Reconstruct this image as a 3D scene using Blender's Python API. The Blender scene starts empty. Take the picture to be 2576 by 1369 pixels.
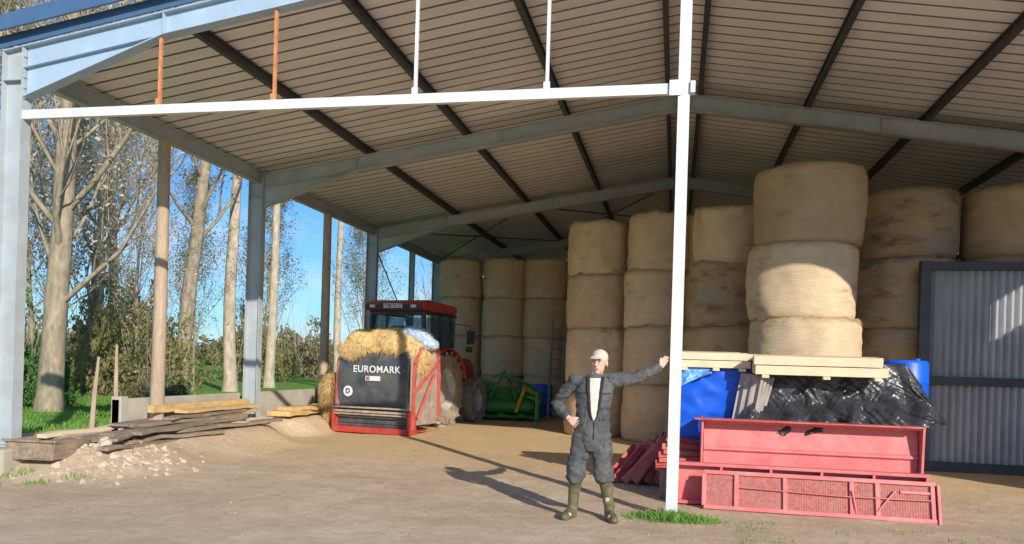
import bpy, math, random
from mathutils import Vector, Matrix, Euler, noise
from mathutils.bvhtree import BVHTree
R=random.Random(7)
scene=bpy.context.scene
col=scene.collection
rad=math.radians
def sst(a,b,x):
    t=max(0.0,min(1.0,(x-a)/(b-a))); return t*t*(3-2*t)
# ------------------------------------------------------------ materials
def newmat(name):
    m=bpy.data.materials.new(name); m.use_nodes=True
    nt=m.node_tree; b=nt.nodes["Principled BSDF"]; return m,nt,b
def coords(nt,scale=(1,1,1),rnd=True,world=False):
    tc=nt.nodes.new('ShaderNodeTexCoord')
    mp=nt.nodes.new('ShaderNodeMapping'); mp.inputs['Scale'].default_value=scale
    if world:
        g=nt.nodes.new('ShaderNodeNewGeometry'); nt.links.new(g.outputs['Position'],mp.inputs[0])
    else:
        nt.links.new(tc.outputs['Object'],mp.inputs[0])
        if rnd:
            oi=nt.nodes.new('ShaderNodeObjectInfo'); mu=nt.nodes.new('ShaderNodeMath'); mu.operation='MULTIPLY'; mu.inputs[1].default_value=37.0
            nt.links.new(oi.outputs['Random'],mu.inputs[0]); cx=nt.nodes.new('ShaderNodeCombineXYZ')
            for i in range(3): nt.links.new(mu.outputs[0],cx.inputs[i])
            nt.links.new(cx.outputs[0],mp.inputs['Location'])
    return mp.outputs[0]
def nz(nt,vec,scale,detail=6,rough=.6):
    n=nt.nodes.new('ShaderNodeTexNoise'); n.inputs['Scale'].default_value=scale; n.inputs['Detail'].default_value=detail
    n.inputs['Roughness'].default_value=rough; nt.links.new(vec,n.inputs['Vector']); return n.outputs['Fac']
def ramp(nt,fac,stops):
    r=nt.nodes.new('ShaderNodeValToRGB'); e=r.color_ramp.elements
    while len(e)<len(stops): e.new(.5)
    for el,(p,c) in zip(e,stops):
        el.position=p; el.color=(c[0],c[1],c[2],1) if not isinstance(c,(int,float)) else (c,c,c,1)
    nt.links.new(fac,r.inputs[0]); return r.outputs[0]
def mix(nt,fac,a,b,mode='MIX'):
    m=nt.nodes.new('ShaderNodeMix'); m.data_type='RGBA'; m.blend_type=mode
    if isinstance(fac,(int,float)): m.inputs[0].default_value=fac
    else: nt.links.new(fac,m.inputs[0])
    for s,i in ((a,6),(b,7)):
        if isinstance(s,(tuple,list)): m.inputs[i].default_value=(s[0],s[1],s[2],1)
        else: nt.links.new(s,m.inputs[i])
    return m.outputs[2]
def bump(nt,b,h,strength=.3,dist=.01):
    bp=nt.nodes.new('ShaderNodeBump'); bp.inputs['Strength'].default_value=strength; bp.inputs['Distance'].default_value=dist
    nt.links.new(h,bp.inputs['Height']); nt.links.new(bp.outputs[0],b.inputs['Normal'])
def pm(name,c,rough=.6,var=.25,sc=6,metal=0,bs=.15,dirt=None,dsc=2.5,damt=.5,scale=(1,1,1),spec=.5):
    m,nt,b=newmat(name); v=coords(nt,scale)
    n=nz(nt,v,sc,8); lo=tuple(x*(1-var) for x in c); hi=tuple(min(1,x*(1+var)) for x in c)
    cc=ramp(nt,n,[(.3,lo),(.7,hi)])
    if dirt:
        n2=nz(nt,v,dsc,8,.7); f=ramp(nt,n2,[(.42,0.0),(.68,damt)]); cc=mix(nt,f,cc,dirt)
    nt.links.new(cc,b.inputs['Base Color']); b.inputs['Roughness'].default_value=rough; b.inputs['Metallic'].default_value=metal
    b.inputs['Specular IOR Level'].default_value=spec
    n3=nz(nt,v,sc*6,4)
    if bs: bump(nt,b,n3,bs,.01)
    return m
M={}
M['steel']=pm('painted_steel',(.42,.46,.48),.4,.12,3,dirt=(.36,.35,.33),damt=.5)
M['steelsky']=pm('front_steel_sky_tint',(.38,.50,.64),.35,.10,3,dirt=(.38,.44,.52),damt=.4)  # blue sky reflection put into the base colour of the front rafters
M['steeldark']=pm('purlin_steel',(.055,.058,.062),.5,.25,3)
M['fascia']=pm('fascia_blue',(.07,.14,.27),.4,.12,3)
M['post']=pm('post_galvanised',(.74,.76,.78),.45,.1,8,dirt=(.50,.46,.40),damt=.6,dsc=2)
M['rust']=pm('rust_primer',(.56,.23,.10),.7,.3,10)
M['white']=pm('white_paint',(.75,.76,.76),.5,.08,6)
M['concrete']=pm('concrete',(.52,.47,.39),.9,.2,5,bs=.5,dirt=(.27,.23,.16),damt=.7)
M['red']=pm('red_paint',(.56,.08,.07),.5,.2,4,dirt=(.44,.21,.15),damt=.7,dsc=4)
M['pinkred']=pm('faded_red_paint',(.70,.16,.16),.55,.13,3,dirt=(.56,.27,.23),damt=.7,dsc=3)
M['mesh']=pm('red_mesh',(.46,.13,.11),.7,.35,30,dirt=(.38,.20,.15),damt=.7,dsc=6)
M['tred']=pm('tractor_red',(.50,.035,.03),.35,.15,4,dirt=(.30,.15,.10),damt=.6,dsc=5)
M['black']=pm('black_plastic',(.03,.032,.036),.4,.3,5,dirt=(.12,.10,.08),damt=.5)
M['bpanel']=pm('dark_panel',(.060,.070,.080),.45,.3,4,dirt=(.20,.17,.14),damt=.6,dsc=3)
M['tyre']=pm('tyre_rubber',(.24,.20,.15),.9,.3,8,dirt=(.46,.36,.25),damt=.8,dsc=4,bs=.4)
M['rim']=pm('rim',(.5,.46,.4),.6,.2,8,dirt=(.32,.25,.18),damt=.8)
M['grey']=pm('grey_metal',(.32,.33,.33),.5,.2,6,metal=.3,dirt=(.25,.2,.15),damt=.5)
M['rustbar']=pm('worn_steel_bar',(.42,.34,.27),.6,.3,8,dirt=(.22,.15,.11),damt=.6)
M['green']=pm('green_paint',(.05,.30,.06),.4,.25,6,dirt=(.15,.18,.07),damt=.5,dsc=5)
M['yellow']=pm('yellow_paint',(.88,.48,.02),.5,.15,6,dirt=(.4,.27,.07),damt=.4)
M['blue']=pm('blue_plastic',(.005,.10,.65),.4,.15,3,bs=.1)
M['ltblue']=pm('sunlit_blue_sheet',(.16,.38,.85),.4,.2,5,bs=.1)  # paler blue: sunlight painted into the colour of the flap
M['wood']=pm('pale_timber',(.80,.63,.42),.8,.18,5,bs=.4,dirt=(.58,.43,.27),damt=.5)
M['woodgrey']=pm('weathered_timber',(.32,.24,.17),.9,.35,4,bs=.6,scale=(4,1,4),dirt=(.16,.12,.08),damt=.6)
M['woodgold']=pm('golden_timber',(.66,.44,.19),.85,.25,4,bs=.4,scale=(4,1,4),dirt=(.40,.27,.12),damt=.5)
M['polewood']=pm('pole_wood',(.48,.36,.26),.85,.2,8,bs=.5,scale=(5,5,.6),dirt=(.27,.19,.12),damt=.5)
M['fcement']=pm('fibre_cement',(.36,.31,.28),.85,.2,8)
M['bag']=pm('pale_plastic_sheet',(.40,.50,.64),.3,.15,8)
M['skin']=pm('skin',(.70,.42,.31),.5,.1,12,bs=.05)
M['overall']=pm('overall_cloth',(.070,.072,.074),.85,.3,16,bs=.25,dirt=(.18,.17,.15),damt=.55,dsc=5)
M['overalldark']=pm('overall_seam',(.022,.025,.03),.85,.2,20)
M['shirt']=pm('shirt_cloth',(.74,.60,.50),.85,.12,14)
M['cap']=pm('cap_cloth',(.70,.52,.44),.85,.12,20)
M['boot']=pm('rubber_boot',(.10,.10,.05),.35,.2,8,dirt=(.26,.20,.12),damt=.6,dsc=8)
M['hair']=pm('hair',(.14,.11,.09),.8,.3,40)
M['eye']=pm('eye_dark',(.04,.03,.03),.3,.1,40)
M['lip']=pm('lip',(.45,.2,.17),.5,.1,40)
M['stone']=pm('limestone',(.58,.46,.34),.9,.25,3,bs=.6,dirt=(.48,.35,.23),damt=.9)
M['bark']=pm('bark',(.36,.285,.205),.95,.4,3,bs=.9,scale=(3,3,1),dirt=(.18,.165,.09),damt=.7,dsc=1.2)
M['barkpale']=pm('bark_pale',(.52,.43,.32),.95,.35,3,bs=.8,scale=(3,3,1),dirt=(.26,.22,.15),damt=.65,dsc=1.2)
def glassmat():
    m,nt,b=newmat('cab_glass'); b.inputs['Roughness'].default_value=.03
    b.inputs['Transmission Weight'].default_value=.85; b.inputs['IOR'].default_value=1.1
    n=nz(nt,coords(nt),4); nt.links.new(ramp(nt,n,[(.4,(.30,.38,.43)),(.7,(.48,.55,.59))]),b.inputs['Base Color']); return m
M['glass']=glassmat()
def roofmat(name,lo,hi,st):
    m,nt,b=newmat(name); v=coords(nt,rnd=False)
    n=nz(nt,v,.7,6,.6); n2=nz(nt,v,14,6,.7); n4=nz(nt,coords(nt,(.5,3.4,.5),rnd=False),1.0,3,.6)
    c=ramp(nt,n,[(.3,lo),(.7,hi)]); c=mix(nt,ramp(nt,n2,[(.55,0.0),(.8,.3)]),c,st); c=mix(nt,ramp(nt,n4,[(.4,0.0),(.7,.35)]),c,st)
    nt.links.new(c,b.inputs['Base Color']); b.inputs['Roughness'].default_value=.32
    return m
M['roof']=roofmat('roof_sheet_underside',(.80,.765,.76),(.90,.87,.87),(.63,.59,.58))
M['roofribshade']=roofmat('roof_rib_painted_shade',(.20,.18,.17),(.26,.24,.23),(.15,.135,.13))  # dark rib faces carry the recess shadow in their colour
def corrmat():
    m,nt,b=newmat('corrugated_steel'); v=coords(nt,(1,1,.3),rnd=False); n=nz(nt,v,3,8,.7)
    c=ramp(nt,n,[(.3,(.32,.33,.36)),(.7,(.52,.54,.57))]); nt.links.new(c,b.inputs['Base Color']); b.inputs['Metallic'].default_value=.3; b.inputs['Roughness'].default_value=.5
    return m
M['corr']=corrmat()
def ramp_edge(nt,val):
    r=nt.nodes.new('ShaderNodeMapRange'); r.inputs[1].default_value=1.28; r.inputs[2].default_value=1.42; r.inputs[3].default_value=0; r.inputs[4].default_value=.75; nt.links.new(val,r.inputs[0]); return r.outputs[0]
def strawmat(name,lo,hi,band=True,dark=(.30,.18,.08),st=(.58,.72,.6),extra=None):
    m,nt,b=newmat(name)
    v=coords(nt,(3,3,38) if band else (8,8,8)); n=nz(nt,v,1.6,8,.7)
    v2=coords(nt,(1,1,1)); n2=nz(nt,coords(nt,(1,1,2.5)),1.7,6,.65); n3=nz(nt,v2,75,4,.85); n5=nz(nt,v2,2.6,6,.65)
    c=ramp(nt,n,[(.28,lo),(.72,hi)])
    c=mix(nt,ramp(nt,n3,[(.35,.0),(.7,.6)]),c,tuple(min(1,x*1.12) for x in hi))
    c=mix(nt,ramp(nt,n5,[(.35,.35),(.6,0.0)]),c,tuple(x*.72 for x in lo))
    c=mix(nt,ramp(nt,n2,[(st[0],0.0),(st[1],st[2])]),c,dark)
    if extra:
        n6=nz(nt,coords(nt,(1,1,2.2)),1.1,4,.6); c=mix(nt,ramp(nt,n6,[(.50,0.0),(.64,.7)]),c,extra)
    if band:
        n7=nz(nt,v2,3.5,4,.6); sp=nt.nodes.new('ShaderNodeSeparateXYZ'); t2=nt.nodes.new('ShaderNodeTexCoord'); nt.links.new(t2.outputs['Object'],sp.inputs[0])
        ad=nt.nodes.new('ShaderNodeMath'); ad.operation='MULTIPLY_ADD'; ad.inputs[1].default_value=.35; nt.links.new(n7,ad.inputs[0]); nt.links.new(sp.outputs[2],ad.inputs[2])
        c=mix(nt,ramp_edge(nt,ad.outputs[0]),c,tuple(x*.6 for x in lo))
    oi=nt.nodes.new('ShaderNodeObjectInfo'); t=ramp(nt,oi.outputs['Random'],[(0,(.74,.68,.60)),(.5,(1,.97,.92)),(1,(1.0,1.0,1.0))])
    c=mix(nt,1.0,c,t,'MULTIPLY')
    nt.links.new(c,b.inputs['Base Color']); b.inputs['Roughness'].default_value=.9; b.inputs['Specular IOR Level'].default_value=.12
    ad=nt.nodes.new('ShaderNodeMath'); ad.operation='ADD'; nt.links.new(n,ad.inputs[0]); nt.links.new(n3,ad.inputs[1])
    bump(nt,b,ad.outputs[0],.8,.022); return m
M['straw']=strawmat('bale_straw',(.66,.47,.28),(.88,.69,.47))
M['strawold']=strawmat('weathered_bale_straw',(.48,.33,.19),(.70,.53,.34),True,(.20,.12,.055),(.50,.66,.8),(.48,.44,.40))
M['strawfuzz']=pm('straw_strands',(.48,.32,.15),.9,.45,10,bs=0)
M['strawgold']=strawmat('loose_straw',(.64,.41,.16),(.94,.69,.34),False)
def tarpmat():
    m,nt,b=newmat('black_plastic_sheet'); n=nz(nt,coords(nt),5,3,.5)
    nt.links.new(ramp(nt,n,[(.3,(.02,.02,.022)),(.8,(.065,.065,.07))]),b.inputs['Base Color']); b.inputs['Roughness'].default_value=.33
    bump(nt,b,n,.1,.02); return m
M['tarp']=tarpmat()
def leafmat(name,cols,tr=.35):
    m,nt,b=newmat(name); n=nz(nt,coords(nt),1.3,5,.8); n2=nz(nt,coords(nt),9,2,.8)
    c=ramp(nt,n,[(.3+.4*i/(len(cols)-1),x) for i,x in enumerate(cols)])
    c=mix(nt,ramp(nt,n2,[(.4,0.0),(.7,.6)]),c,cols[-1])
    nt.links.new(c,b.inputs['Base Color']); b.inputs['Roughness'].default_value=.6
    t=nt.nodes.new('ShaderNodeBsdfTranslucent'); nt.links.new(c,t.inputs[0]); ms=nt.nodes.new('ShaderNodeMixShader'); ms.inputs[0].default_value=tr
    nt.links.new(b.outputs[0],ms.inputs[1]); nt.links.new(t.outputs[0],ms.inputs[2]); nt.links.new(ms.outputs[0],nt.nodes['Material Output'].inputs[0]); return m
M['leafgold']=leafmat('autumn_leaves',[(.26,.19,.07),(.52,.37,.15),(.62,.50,.30)])
M['leafpale']=leafmat('pale_leaves',[(.36,.30,.18),(.62,.53,.38),(.80,.73,.64)])
M['leafolive']=leafmat('olive_leaves',[(.10,.12,.03),(.23,.23,.07),(.38,.33,.14)])
M['leafgreen']=leafmat('green_leaves',[(.04,.12,.02),(.08,.22,.04),(.14,.28,.07)])
M['leafdark']=leafmat('bramble_leaves',[(.10,.10,.04),(.20,.18,.08),(.34,.28,.16)])
M['grass']=leafmat('grass_blades',[(.09,.22,.02),(.16,.36,.04),(.28,.40,.11)])
# ------------------------------------------------------------ mesh builder
class MB:
    def __init__(s): s.v=[];s.f=[];s.m=[];s.c=0
    def add(s,vs,fs):
        o=len(s.v); s.v+= [tuple(x) for x in vs]; s.f+=[tuple(i+o for i in f) for f in fs]; s.m+=[s.c]*len(fs)
    def obox(s,c,ax,h):
        c=Vector(c); a,b,d=[Vector(x).normalized()*k for x,k in zip(ax,h)]
        vs=[c+a*i+b*j+d*k for i in(-1,1) for j in(-1,1) for k in(-1,1)]
        s.add(vs,[(0,1,3,2),(4,6,7,5),(0,4,5,1),(2,3,7,6),(0,2,6,4),(1,5,7,3)])
    def box(s,c,sz,rot=(0,0,0)):
        m=Euler(rot).to_matrix(); s.obox(c,[m.col[0],m.col[1],m.col[2]],[x/2 for x in sz])
    def bar(s,p0,p1,w,h,up=(0,0,1)):
        p0=Vector(p0);p1=Vector(p1);a=p1-p0;u=Vector(up); w_=a.cross(u).normalized(); u=w_.cross(a).normalized()
        s.obox((p0+p1)/2,[a,w_,u],[a.length/2,w/2,h/2])
    def ibeam(s,p0,p1,depth,width,up=(0,0,1),t=.014):
        p0=Vector(p0);p1=Vector(p1);a=p1-p0;u=Vector(up); w_=a.cross(u).normalized(); u=w_.cross(a).normalized()
        c=(p0+p1)/2; s.obox(c,[a,w_,u],[a.length/2,t/2,depth/2-t])
        for k in(-1,1): s.obox(c+u*k*(depth/2-t/2),[a,w_,u],[a.length/2,width/2,t/2])
    def prism(s,pts,y0,y1):
        n=len(pts); vs=[(p[0],y0,p[1]) for p in pts]+[(p[0],y1,p[1]) for p in pts]
        s.add(vs,[tuple(range(n))[::-1],tuple(range(n,2*n))]+[(i,(i+1)%n,n+(i+1)%n,n+i) for i in range(n)])
    def prismx(s,pts,x0,x1):
        n=len(pts); vs=[(x0,p[0],p[1]) for p in pts]+[(x1,p[0],p[1]) for p in pts]
        s.add(vs,[tuple(range(n)),tuple(range(n,2*n))[::-1]]+[(i,n+i,n+(i+1)%n,(i+1)%n) for i in range(n)])
    def tube(s,pts,rads,n=8,cap=True):
        pts=[Vector(p) for p in pts]; k=len(pts)
        if not isinstance(rads,(list,tuple)): rads=[rads]*k
        vs=[];prev=None
        for i,p in enumerate(pts):
            t=(pts[min(i+1,k-1)]-pts[max(i-1,0)]).normalized()
            if prev is None: prev=Vector((1,0,0)) if abs(t.x)<.9 else Vector((0,1,0))
            x=(prev-t*prev.dot(t)).normalized(); prev=x; y=t.cross(x)
            for j in range(n):
                a=2*math.pi*j/n; vs.append(p+(x*math.cos(a)+y*math.sin(a))*rads[i])
        fs=[(i*n+j,i*n+(j+1)%n,(i+1)*n+(j+1)%n,(i+1)*n+j) for i in range(k-1) for j in range(n)]
        if cap: fs+=[tuple(range(n))[::-1],tuple(range((k-1)*n,k*n))]
        s.add(vs,fs)
    def lathe(s,prof,c,axis='z',n=32,close=False):
        c=Vector(c);vs=[];k=len(prof)
        for r,h in prof:
            for j in range(n):
                a=2*math.pi*j/n
                p=Vector((r*math.cos(a),r*math.sin(a),h)) if axis=='z' else Vector((h,r*math.cos(a),r*math.sin(a)))
                vs.append(c+p)
        kk=k if close else k-1
        fs=[(i*n+j,i*n+(j+1)%n,((i+1)%k)*n+(j+1)%n,((i+1)%k)*n+j) for i in range(kk) for j in range(n)]
        if not close: fs+=[tuple(range(n))[::-1],tuple(range((k-1)*n,k*n))]
        s.add(vs,fs)
    def ell(s,c,r,n=16,rot=(0,0,0)):
        c=Vector(c);m=Euler(rot).to_matrix();k=n//2;vs=[];
        for i in range(1,k):
            th=math.pi*i/k
            for j in range(n):
                a=2*math.pi*j/n; vs.append(c+m@Vector((r[0]*math.sin(th)*math.cos(a),r[1]*math.sin(th)*math.sin(a),r[2]*math.cos(th))))
        vs+= [c+m@Vector((0,0,r[2])),c+m@Vector((0,0,-r[2]))]; T=len(vs)-2
        fs=[(i*n+j,(i+1)*n+j,(i+1)*n+(j+1)%n,i*n+(j+1)%n) for i in range(k-2) for j in range(n)]
        fs+=[(T,j,(j+1)%n) for j in range(n)]+[(T+1,(k-2)*n+(j+1)%n,(k-2)*n+j) for j in range(n)]
        s.add(vs,fs)
    def rings(s,rs,n=24):
        vs=[];k=len(rs)
        for x,y,z,a,b in rs:
            for j in range(n):
                t=2*math.pi*j/n; vs.append((x+a*math.cos(t),y+b*math.sin(t),z))
        fs=[(i*n+j,i*n+(j+1)%n,(i+1)*n+(j+1)%n,(i+1)*n+j) for i in range(k-1) for j in range(n)]
        fs+=[tuple(range(n))[::-1],tuple(range((k-1)*n,k*n))]; s.add(vs,fs)
    def mesh(s,name,mats):
        me=bpy.data.meshes.new(name); me.from_pydata(s.v,[],s.f)
        for m in mats: me.materials.append(M[m] if isinstance(m,str) else m)
        me.polygons.foreach_set('material_index',s.m); me.update(); return me
def mkobj(name,me,parent=None,loc=(0,0,0),rot=(0,0,0),smooth=False,bevel=0,label=None,category=None,group=None,kind=None,ang=40):
    o=bpy.data.objects.new(name,me); col.objects.link(o); o.location=loc; o.rotation_euler=rot
    if parent: o.parent=parent
    if me is not None and smooth:
        me.polygons.foreach_set('use_smooth',[True]*len(me.polygons))
        try:
            if ang<170: me.set_sharp_from_angle(angle=rad(ang))
        except Exception: pass
    if bevel:
        b=o.modifiers.new('b','BEVEL'); b.width=bevel; b.segments=2; b.limit_method='ANGLE'
    if label:o['label']=label
    if category:o['category']=category
    if group:o['group']=group
    if kind:o['kind']=kind
    return o
def part(mb,name,mats,parent,**k): return mkobj(name,mb.mesh(name,mats),parent,**k)
def thing(name,label,category,loc=(0,0,0),rot=(0,0,0),group=None): return mkobj(name,None,None,loc,rot,label=label,category=category,group=group)
def recalc(me):
    import bmesh
    bm=bmesh.new(); bm.from_mesh(me); bmesh.ops.recalc_face_normals(bm,faces=bm.faces); bm.to_mesh(me); bm.free()
def voxel(mb,vs,smooth=3,name='t',wr=0,wsc=9,seed=0):
    me=mb.mesh(name,[]); recalc(me); o=bpy.data.objects.new('tmp',me); col.objects.link(o)
    r=o.modifiers.new('r','REMESH'); r.mode='VOXEL'; r.voxel_size=vs; sm=o.modifiers.new('s','SMOOTH'); sm.iterations=smooth; sm.factor=.5
    dg=bpy.context.evaluated_depsgraph_get(); dg.update()
    n=bpy.data.meshes.new_from_object(o.evaluated_get(dg)); n.name=name; bpy.data.objects.remove(o)
    if wr:
        for v in n.vertices:
            p=v.co; q=Vector((p.x*wsc+seed,p.y*wsc,p.z*wsc*1.6)); w=1-abs(noise.noise(q))*2.2
            w2=noise.noise(q*2.3); v.co=p+v.normal*(wr*(w*.7+w2*.5))
        n.update()
    return n
def fuzz(mb,P,N,n_per,L,w,R,droop=.3):
    U=R.uniform
    for p,nn in zip(P,N):
        for _ in range(n_per):
            d=(Vector(nn)+Vector((U(-1,1),U(-1,1),U(-1,1)))*.8).normalized(); l=L*U(.4,1.3)
            q=Vector(p)+Vector((U(-1,1),U(-1,1),U(-1,1)))*.02; s=d.cross(Vector((U(-1,1),U(-1,1),U(-1,1)))).normalized()*w
            e=q+d*l+Vector((0,0,-droop*l)); mb.add([q-s,q+s,e],[(0,1,2)])
# ------------------------------------------------------------ camera
CAMZ=1.55
cam=bpy.data.cameras.new('camera'); co=bpy.data.objects.new('camera',cam); col.objects.link(co); scene.camera=co
cam.sensor_width=36; cam.lens=36*2000/2576; cam.shift_y=233.5/2576; cam.clip_end=3000; cam.clip_start=.05
co.matrix_world=Matrix.Translation((0,0,CAMZ))@Matrix.Rotation(rad(11.64),4,'Z')@Matrix.Rotation(rad(90),4,'X')@Matrix.Rotation(rad(1.72),4,'Z')
# ------------------------------------------------------------ light
EL=22.5; sd=Vector((.605,-.796,0)).normalized()
L=Vector((-sd.x*math.cos(rad(EL)),-sd.y*math.cos(rad(EL)),-math.sin(rad(EL))))
sl=bpy.data.lights.new('sun','SUN'); sl.energy=5.0; sl.angle=rad(.53); sl.color=(1,.94,.84)
so=bpy.data.objects.new('sun',sl); col.objects.link(so); so.rotation_euler=L.to_track_quat('-Z','Y').to_euler()
w=bpy.data.worlds.new('World'); scene.world=w; w.use_nodes=True; nt=w.node_tree; bg=nt.nodes['Background']
sky=nt.nodes.new('ShaderNodeTexSky'); sky.sky_type='NISHITA'; sky.sun_disc=False; sky.sun_elevation=rad(EL); sky.sun_rotation=math.atan2(sd.x,sd.y)
sky.ozone_density=3; sky.air_density=1.0; sky.dust_density=.4
tc=nt.nodes.new('ShaderNodeTexCoord'); mp=nt.nodes.new('ShaderNodeMapping'); mp.inputs['Scale'].default_value=(1,1,2.6); nt.links.new(tc.outputs['Generated'],mp.inputs[0])
cn=nz(nt,mp.outputs[0],3.1,8,.62); cf=ramp(nt,cn,[(.50,0.0),(.74,.7)])
tint=mix(nt,1.0,sky.outputs[0],(.44,.72,1.0),'MULTIPLY')
cl=mix(nt,cf,tint,(6.3,6.5,6.8)); nt.links.new(cl,bg.inputs[0]); bg.inputs[1].default_value=.15
scene.view_settings.view_transform='Standard'; scene.view_settings.look='None'; scene.view_settings.exposure=0
# ------------------------------------------------------------ ground
def gh(x,y):
    k0=sst(12.5,14.5,y)*.9
    b=sst(-6.2-k0,-7.5-k0*.4,x+.4*noise.noise(Vector((y*.8,0,0))))*sst(8.0,9.2,y)*(1-sst(-8.9,-12,x))*.33
    n=noise.noise(Vector((x*.35,y*.35,0)))*.05+noise.noise(Vector((x*1.7,y*1.7,3)))*.020+noise.noise(Vector((x*5,y*5,5)))*.011
    k=1 if x<-9 else .65
    inside=sst(-6.8,-5.8,x)*sst(11,13,y)*.5
    h=b+n*k*(1-inside)
    r=math.exp(-(((x+7.1)/.55)**2+((y-9.2)/.7)**2)); h+=r*(.02+.06*noise.noise(Vector((x*5,y*5,9)))+.05*noise.noise(Vector((x*11,y*11,9))))
    return h
def axis(a,b,fine,lo,hi):
    xs=[];x=a
    while x<b: xs.append(x); x+=fine
    s=fine;x=b
    while x<hi: xs.append(x); s*=1.25; x+=s
    xs.append(hi); s=fine;x=a-fine;l=[]
    while x>lo: l.append(x); s*=1.25; x-=s
    l.append(lo); return l[::-1]+xs
xs=axis(-10,5,.075,-900,900); ys=axis(5.5,15,.075,-300,1500)
gv=[(x,y,gh(x,y)) for y in ys for x in xs]; W=len(xs)
gf=[(j*W+i,j*W+i+1,(j+1)*W+i+1,(j+1)*W+i) for j in range(len(ys)-1) for i in range(W-1)]
gm=bpy.data.meshes.new('ground'); gm.from_pydata(gv,[],gf)
m,nt,b=newmat('ground_dirt'); v=coords(nt,(1,1,1),world=True)
sx=nt.nodes.new('ShaderNodeSeparateXYZ'); nt.links.new(v,sx.inputs[0])
def mr(src,a,b_):
    r=nt.nodes.new('ShaderNodeMapRange'); r.inputs[1].default_value=a; r.inputs[2].default_value=b_; r.interpolation_type='SMOOTHSTEP'; nt.links.new(src,r.inputs[0]); return r.outputs[0]
def mth(op,a,b_):
    q=nt.nodes.new('ShaderNodeMath'); q.operation=op
    for i,s in enumerate((a,b_)):
        if isinstance(s,(int,float)): q.inputs[i].default_value=s
        else: nt.links.new(s,q.inputs[i])
    return q.outputs[0]
n1=nz(nt,v,.55,8,.68); n2=nz(nt,v,9,8,.75); n3=nz(nt,v,60,5,.8); n4=nz(nt,v,2.6,8,.7)
dirt=ramp(nt,n1,[(.34,(.62,.44,.29)),(.5,(.80,.60,.41)),(.66,(.92,.72,.52))])
dirt=mix(nt,ramp(nt,n4,[(.45,0.0),(.66,.5)]),dirt,(.60,.43,.29))
dirt=mix(nt,ramp(nt,n2,[(.42,0.0),(.7,.5)]),dirt,(.52,.37,.24)); dirt=mix(nt,ramp(nt,n3,[(.5,0.0),(.75,.5)]),dirt,(.94,.77,.57))
sf=mth('MULTIPLY',mr(sx.outputs[1],9.5,14.0),mr(sx.outputs[0],-8,-6.5)); nb=nz(nt,v,1.5,6,.7)
sf=mth('MULTIPLY',sf,ramp(nt,nb,[(.3,.3),(.6,.95)]))
strawc=mix(nt,n3,(.72,.47,.21),(.96,.70,.37)); dirt=mix(nt,sf,dirt,strawc)
gn=nz(nt,v,1.2,7,.7); gx=mth('ADD',sx.outputs[0],mth('MULTIPLY',gn,3.0))
gmask=mth('SUBTRACT',1.0,mr(gx,-8.6,-7.6))
grassc=mix(nt,n2,(.09,.21,.02),(.24,.42,.07)); 
dirt=mix(nt,gmask,dirt,grassc)
p2=mth('MULTIPLY',mth('SUBTRACT',1.0,mr(mth('ADD',sx.outputs[1],mth('MULTIPLY',gn,2.5)),8.0,9.0)),ramp(nt,gn,[(.50,0.0),(.64,.6)]))
pm2=mth('MAXIMUM',mth('SUBTRACT',1.0,mr(sx.outputs[0],-7.6,-6.6)),mr(sx.outputs[0],0.2,1.8))
dirt=mix(nt,mth('MULTIPLY',p2,pm2),dirt,(.27,.32,.12))
nt.links.new(dirt,b.inputs['Base Color']); b.inputs['Roughness'].default_value=.95; b.inputs['Specular IOR Level'].default_value=.15
bump(nt,b,mth('ADD',mth('MULTIPLY',n2,1.8),n3),.8,.03)
gm.materials.append(m); mkobj('ground',gm,smooth=True,kind='structure',ang=180)
# ------------------------------------------------------------ barn
FY=[8.55,14.45,20.6,26.6,32.6]; HW=8.25; SL=.158; ZR=6.45
barn=thing('open_barn','grey steel open-sided hay barn with beige ribbed metal roof','barn',(0,8.55,0))
bl=(0,-8.55,0)
def bp(mb,name,mats,**k): return part(mb,name,mats,barn,loc=bl,**k)
zt=lambda x: ZR-SL*abs(x)
for i,Y in enumerate(FY):
    up_=.19 if i==0 else 0; ms='steelsky' if i==0 else 'steel'
    for sgn in(-1,1):
        mb=MB(); x=sgn*HW
        mb.ibeam((x,Y,.33 if sgn<0 else 0),(x,Y,zt(HW)+up_),.30,.16,up=(1,0,0))
        mb.box((x,Y,.345),(.42,.26,.02)); mb.box((x,Y,zt(HW)+up_-.4),(.27,.15,.012))
        for dx in(-.15,.15): mb.box((x+dx,Y+.11,.37),(.03,.03,.03))
        if i==0:
            for q in range(5):
                for dy in(-.05,.05): mb.box((x-sgn*.16,Y+dy,zt(HW)+up_-.62+q*.13),(.02,.03,.03))
        bp(mb,'column',['steel'])
        mb=MB(); t=.014; d=.27
        Zt=lambda X: zt(X)+up_
        xi,xo=.02*sgn,sgn*(HW-.16); xh=sgn*(HW-2.1)
        zb=lambda X: Zt(X)-d
        mb.prism([(xi,Zt(xi)-t),(xo,Zt(xo)-t),(xo,Zt(xo)-.64),(xh,zb(xh)),(xi,zb(xi))],Y-.007,Y+.007)
        mb.bar((xi,Y,Zt(xi)-t/2),(sgn*(HW+.15),Y,Zt(HW+.15)-t/2),.16,t)
        mb.bar((xi,Y,zb(xi)),(xh,Y,zb(xh)),.16,t); mb.bar((xh,Y,zb(xh)),(xo,Y,Zt(xo)-.64),.16,t)
        mb.bar((xh,Y,zb(xh)),(xo,Y,Zt(xo)-.27),.13,.012)
        for xs_ in (xh,sgn*3.3,sgn*.15): mb.box((xs_,Y,Zt(xs_)-.135),(.014,.15,.24))
        bp(mb,'rafter',[ms])
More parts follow.
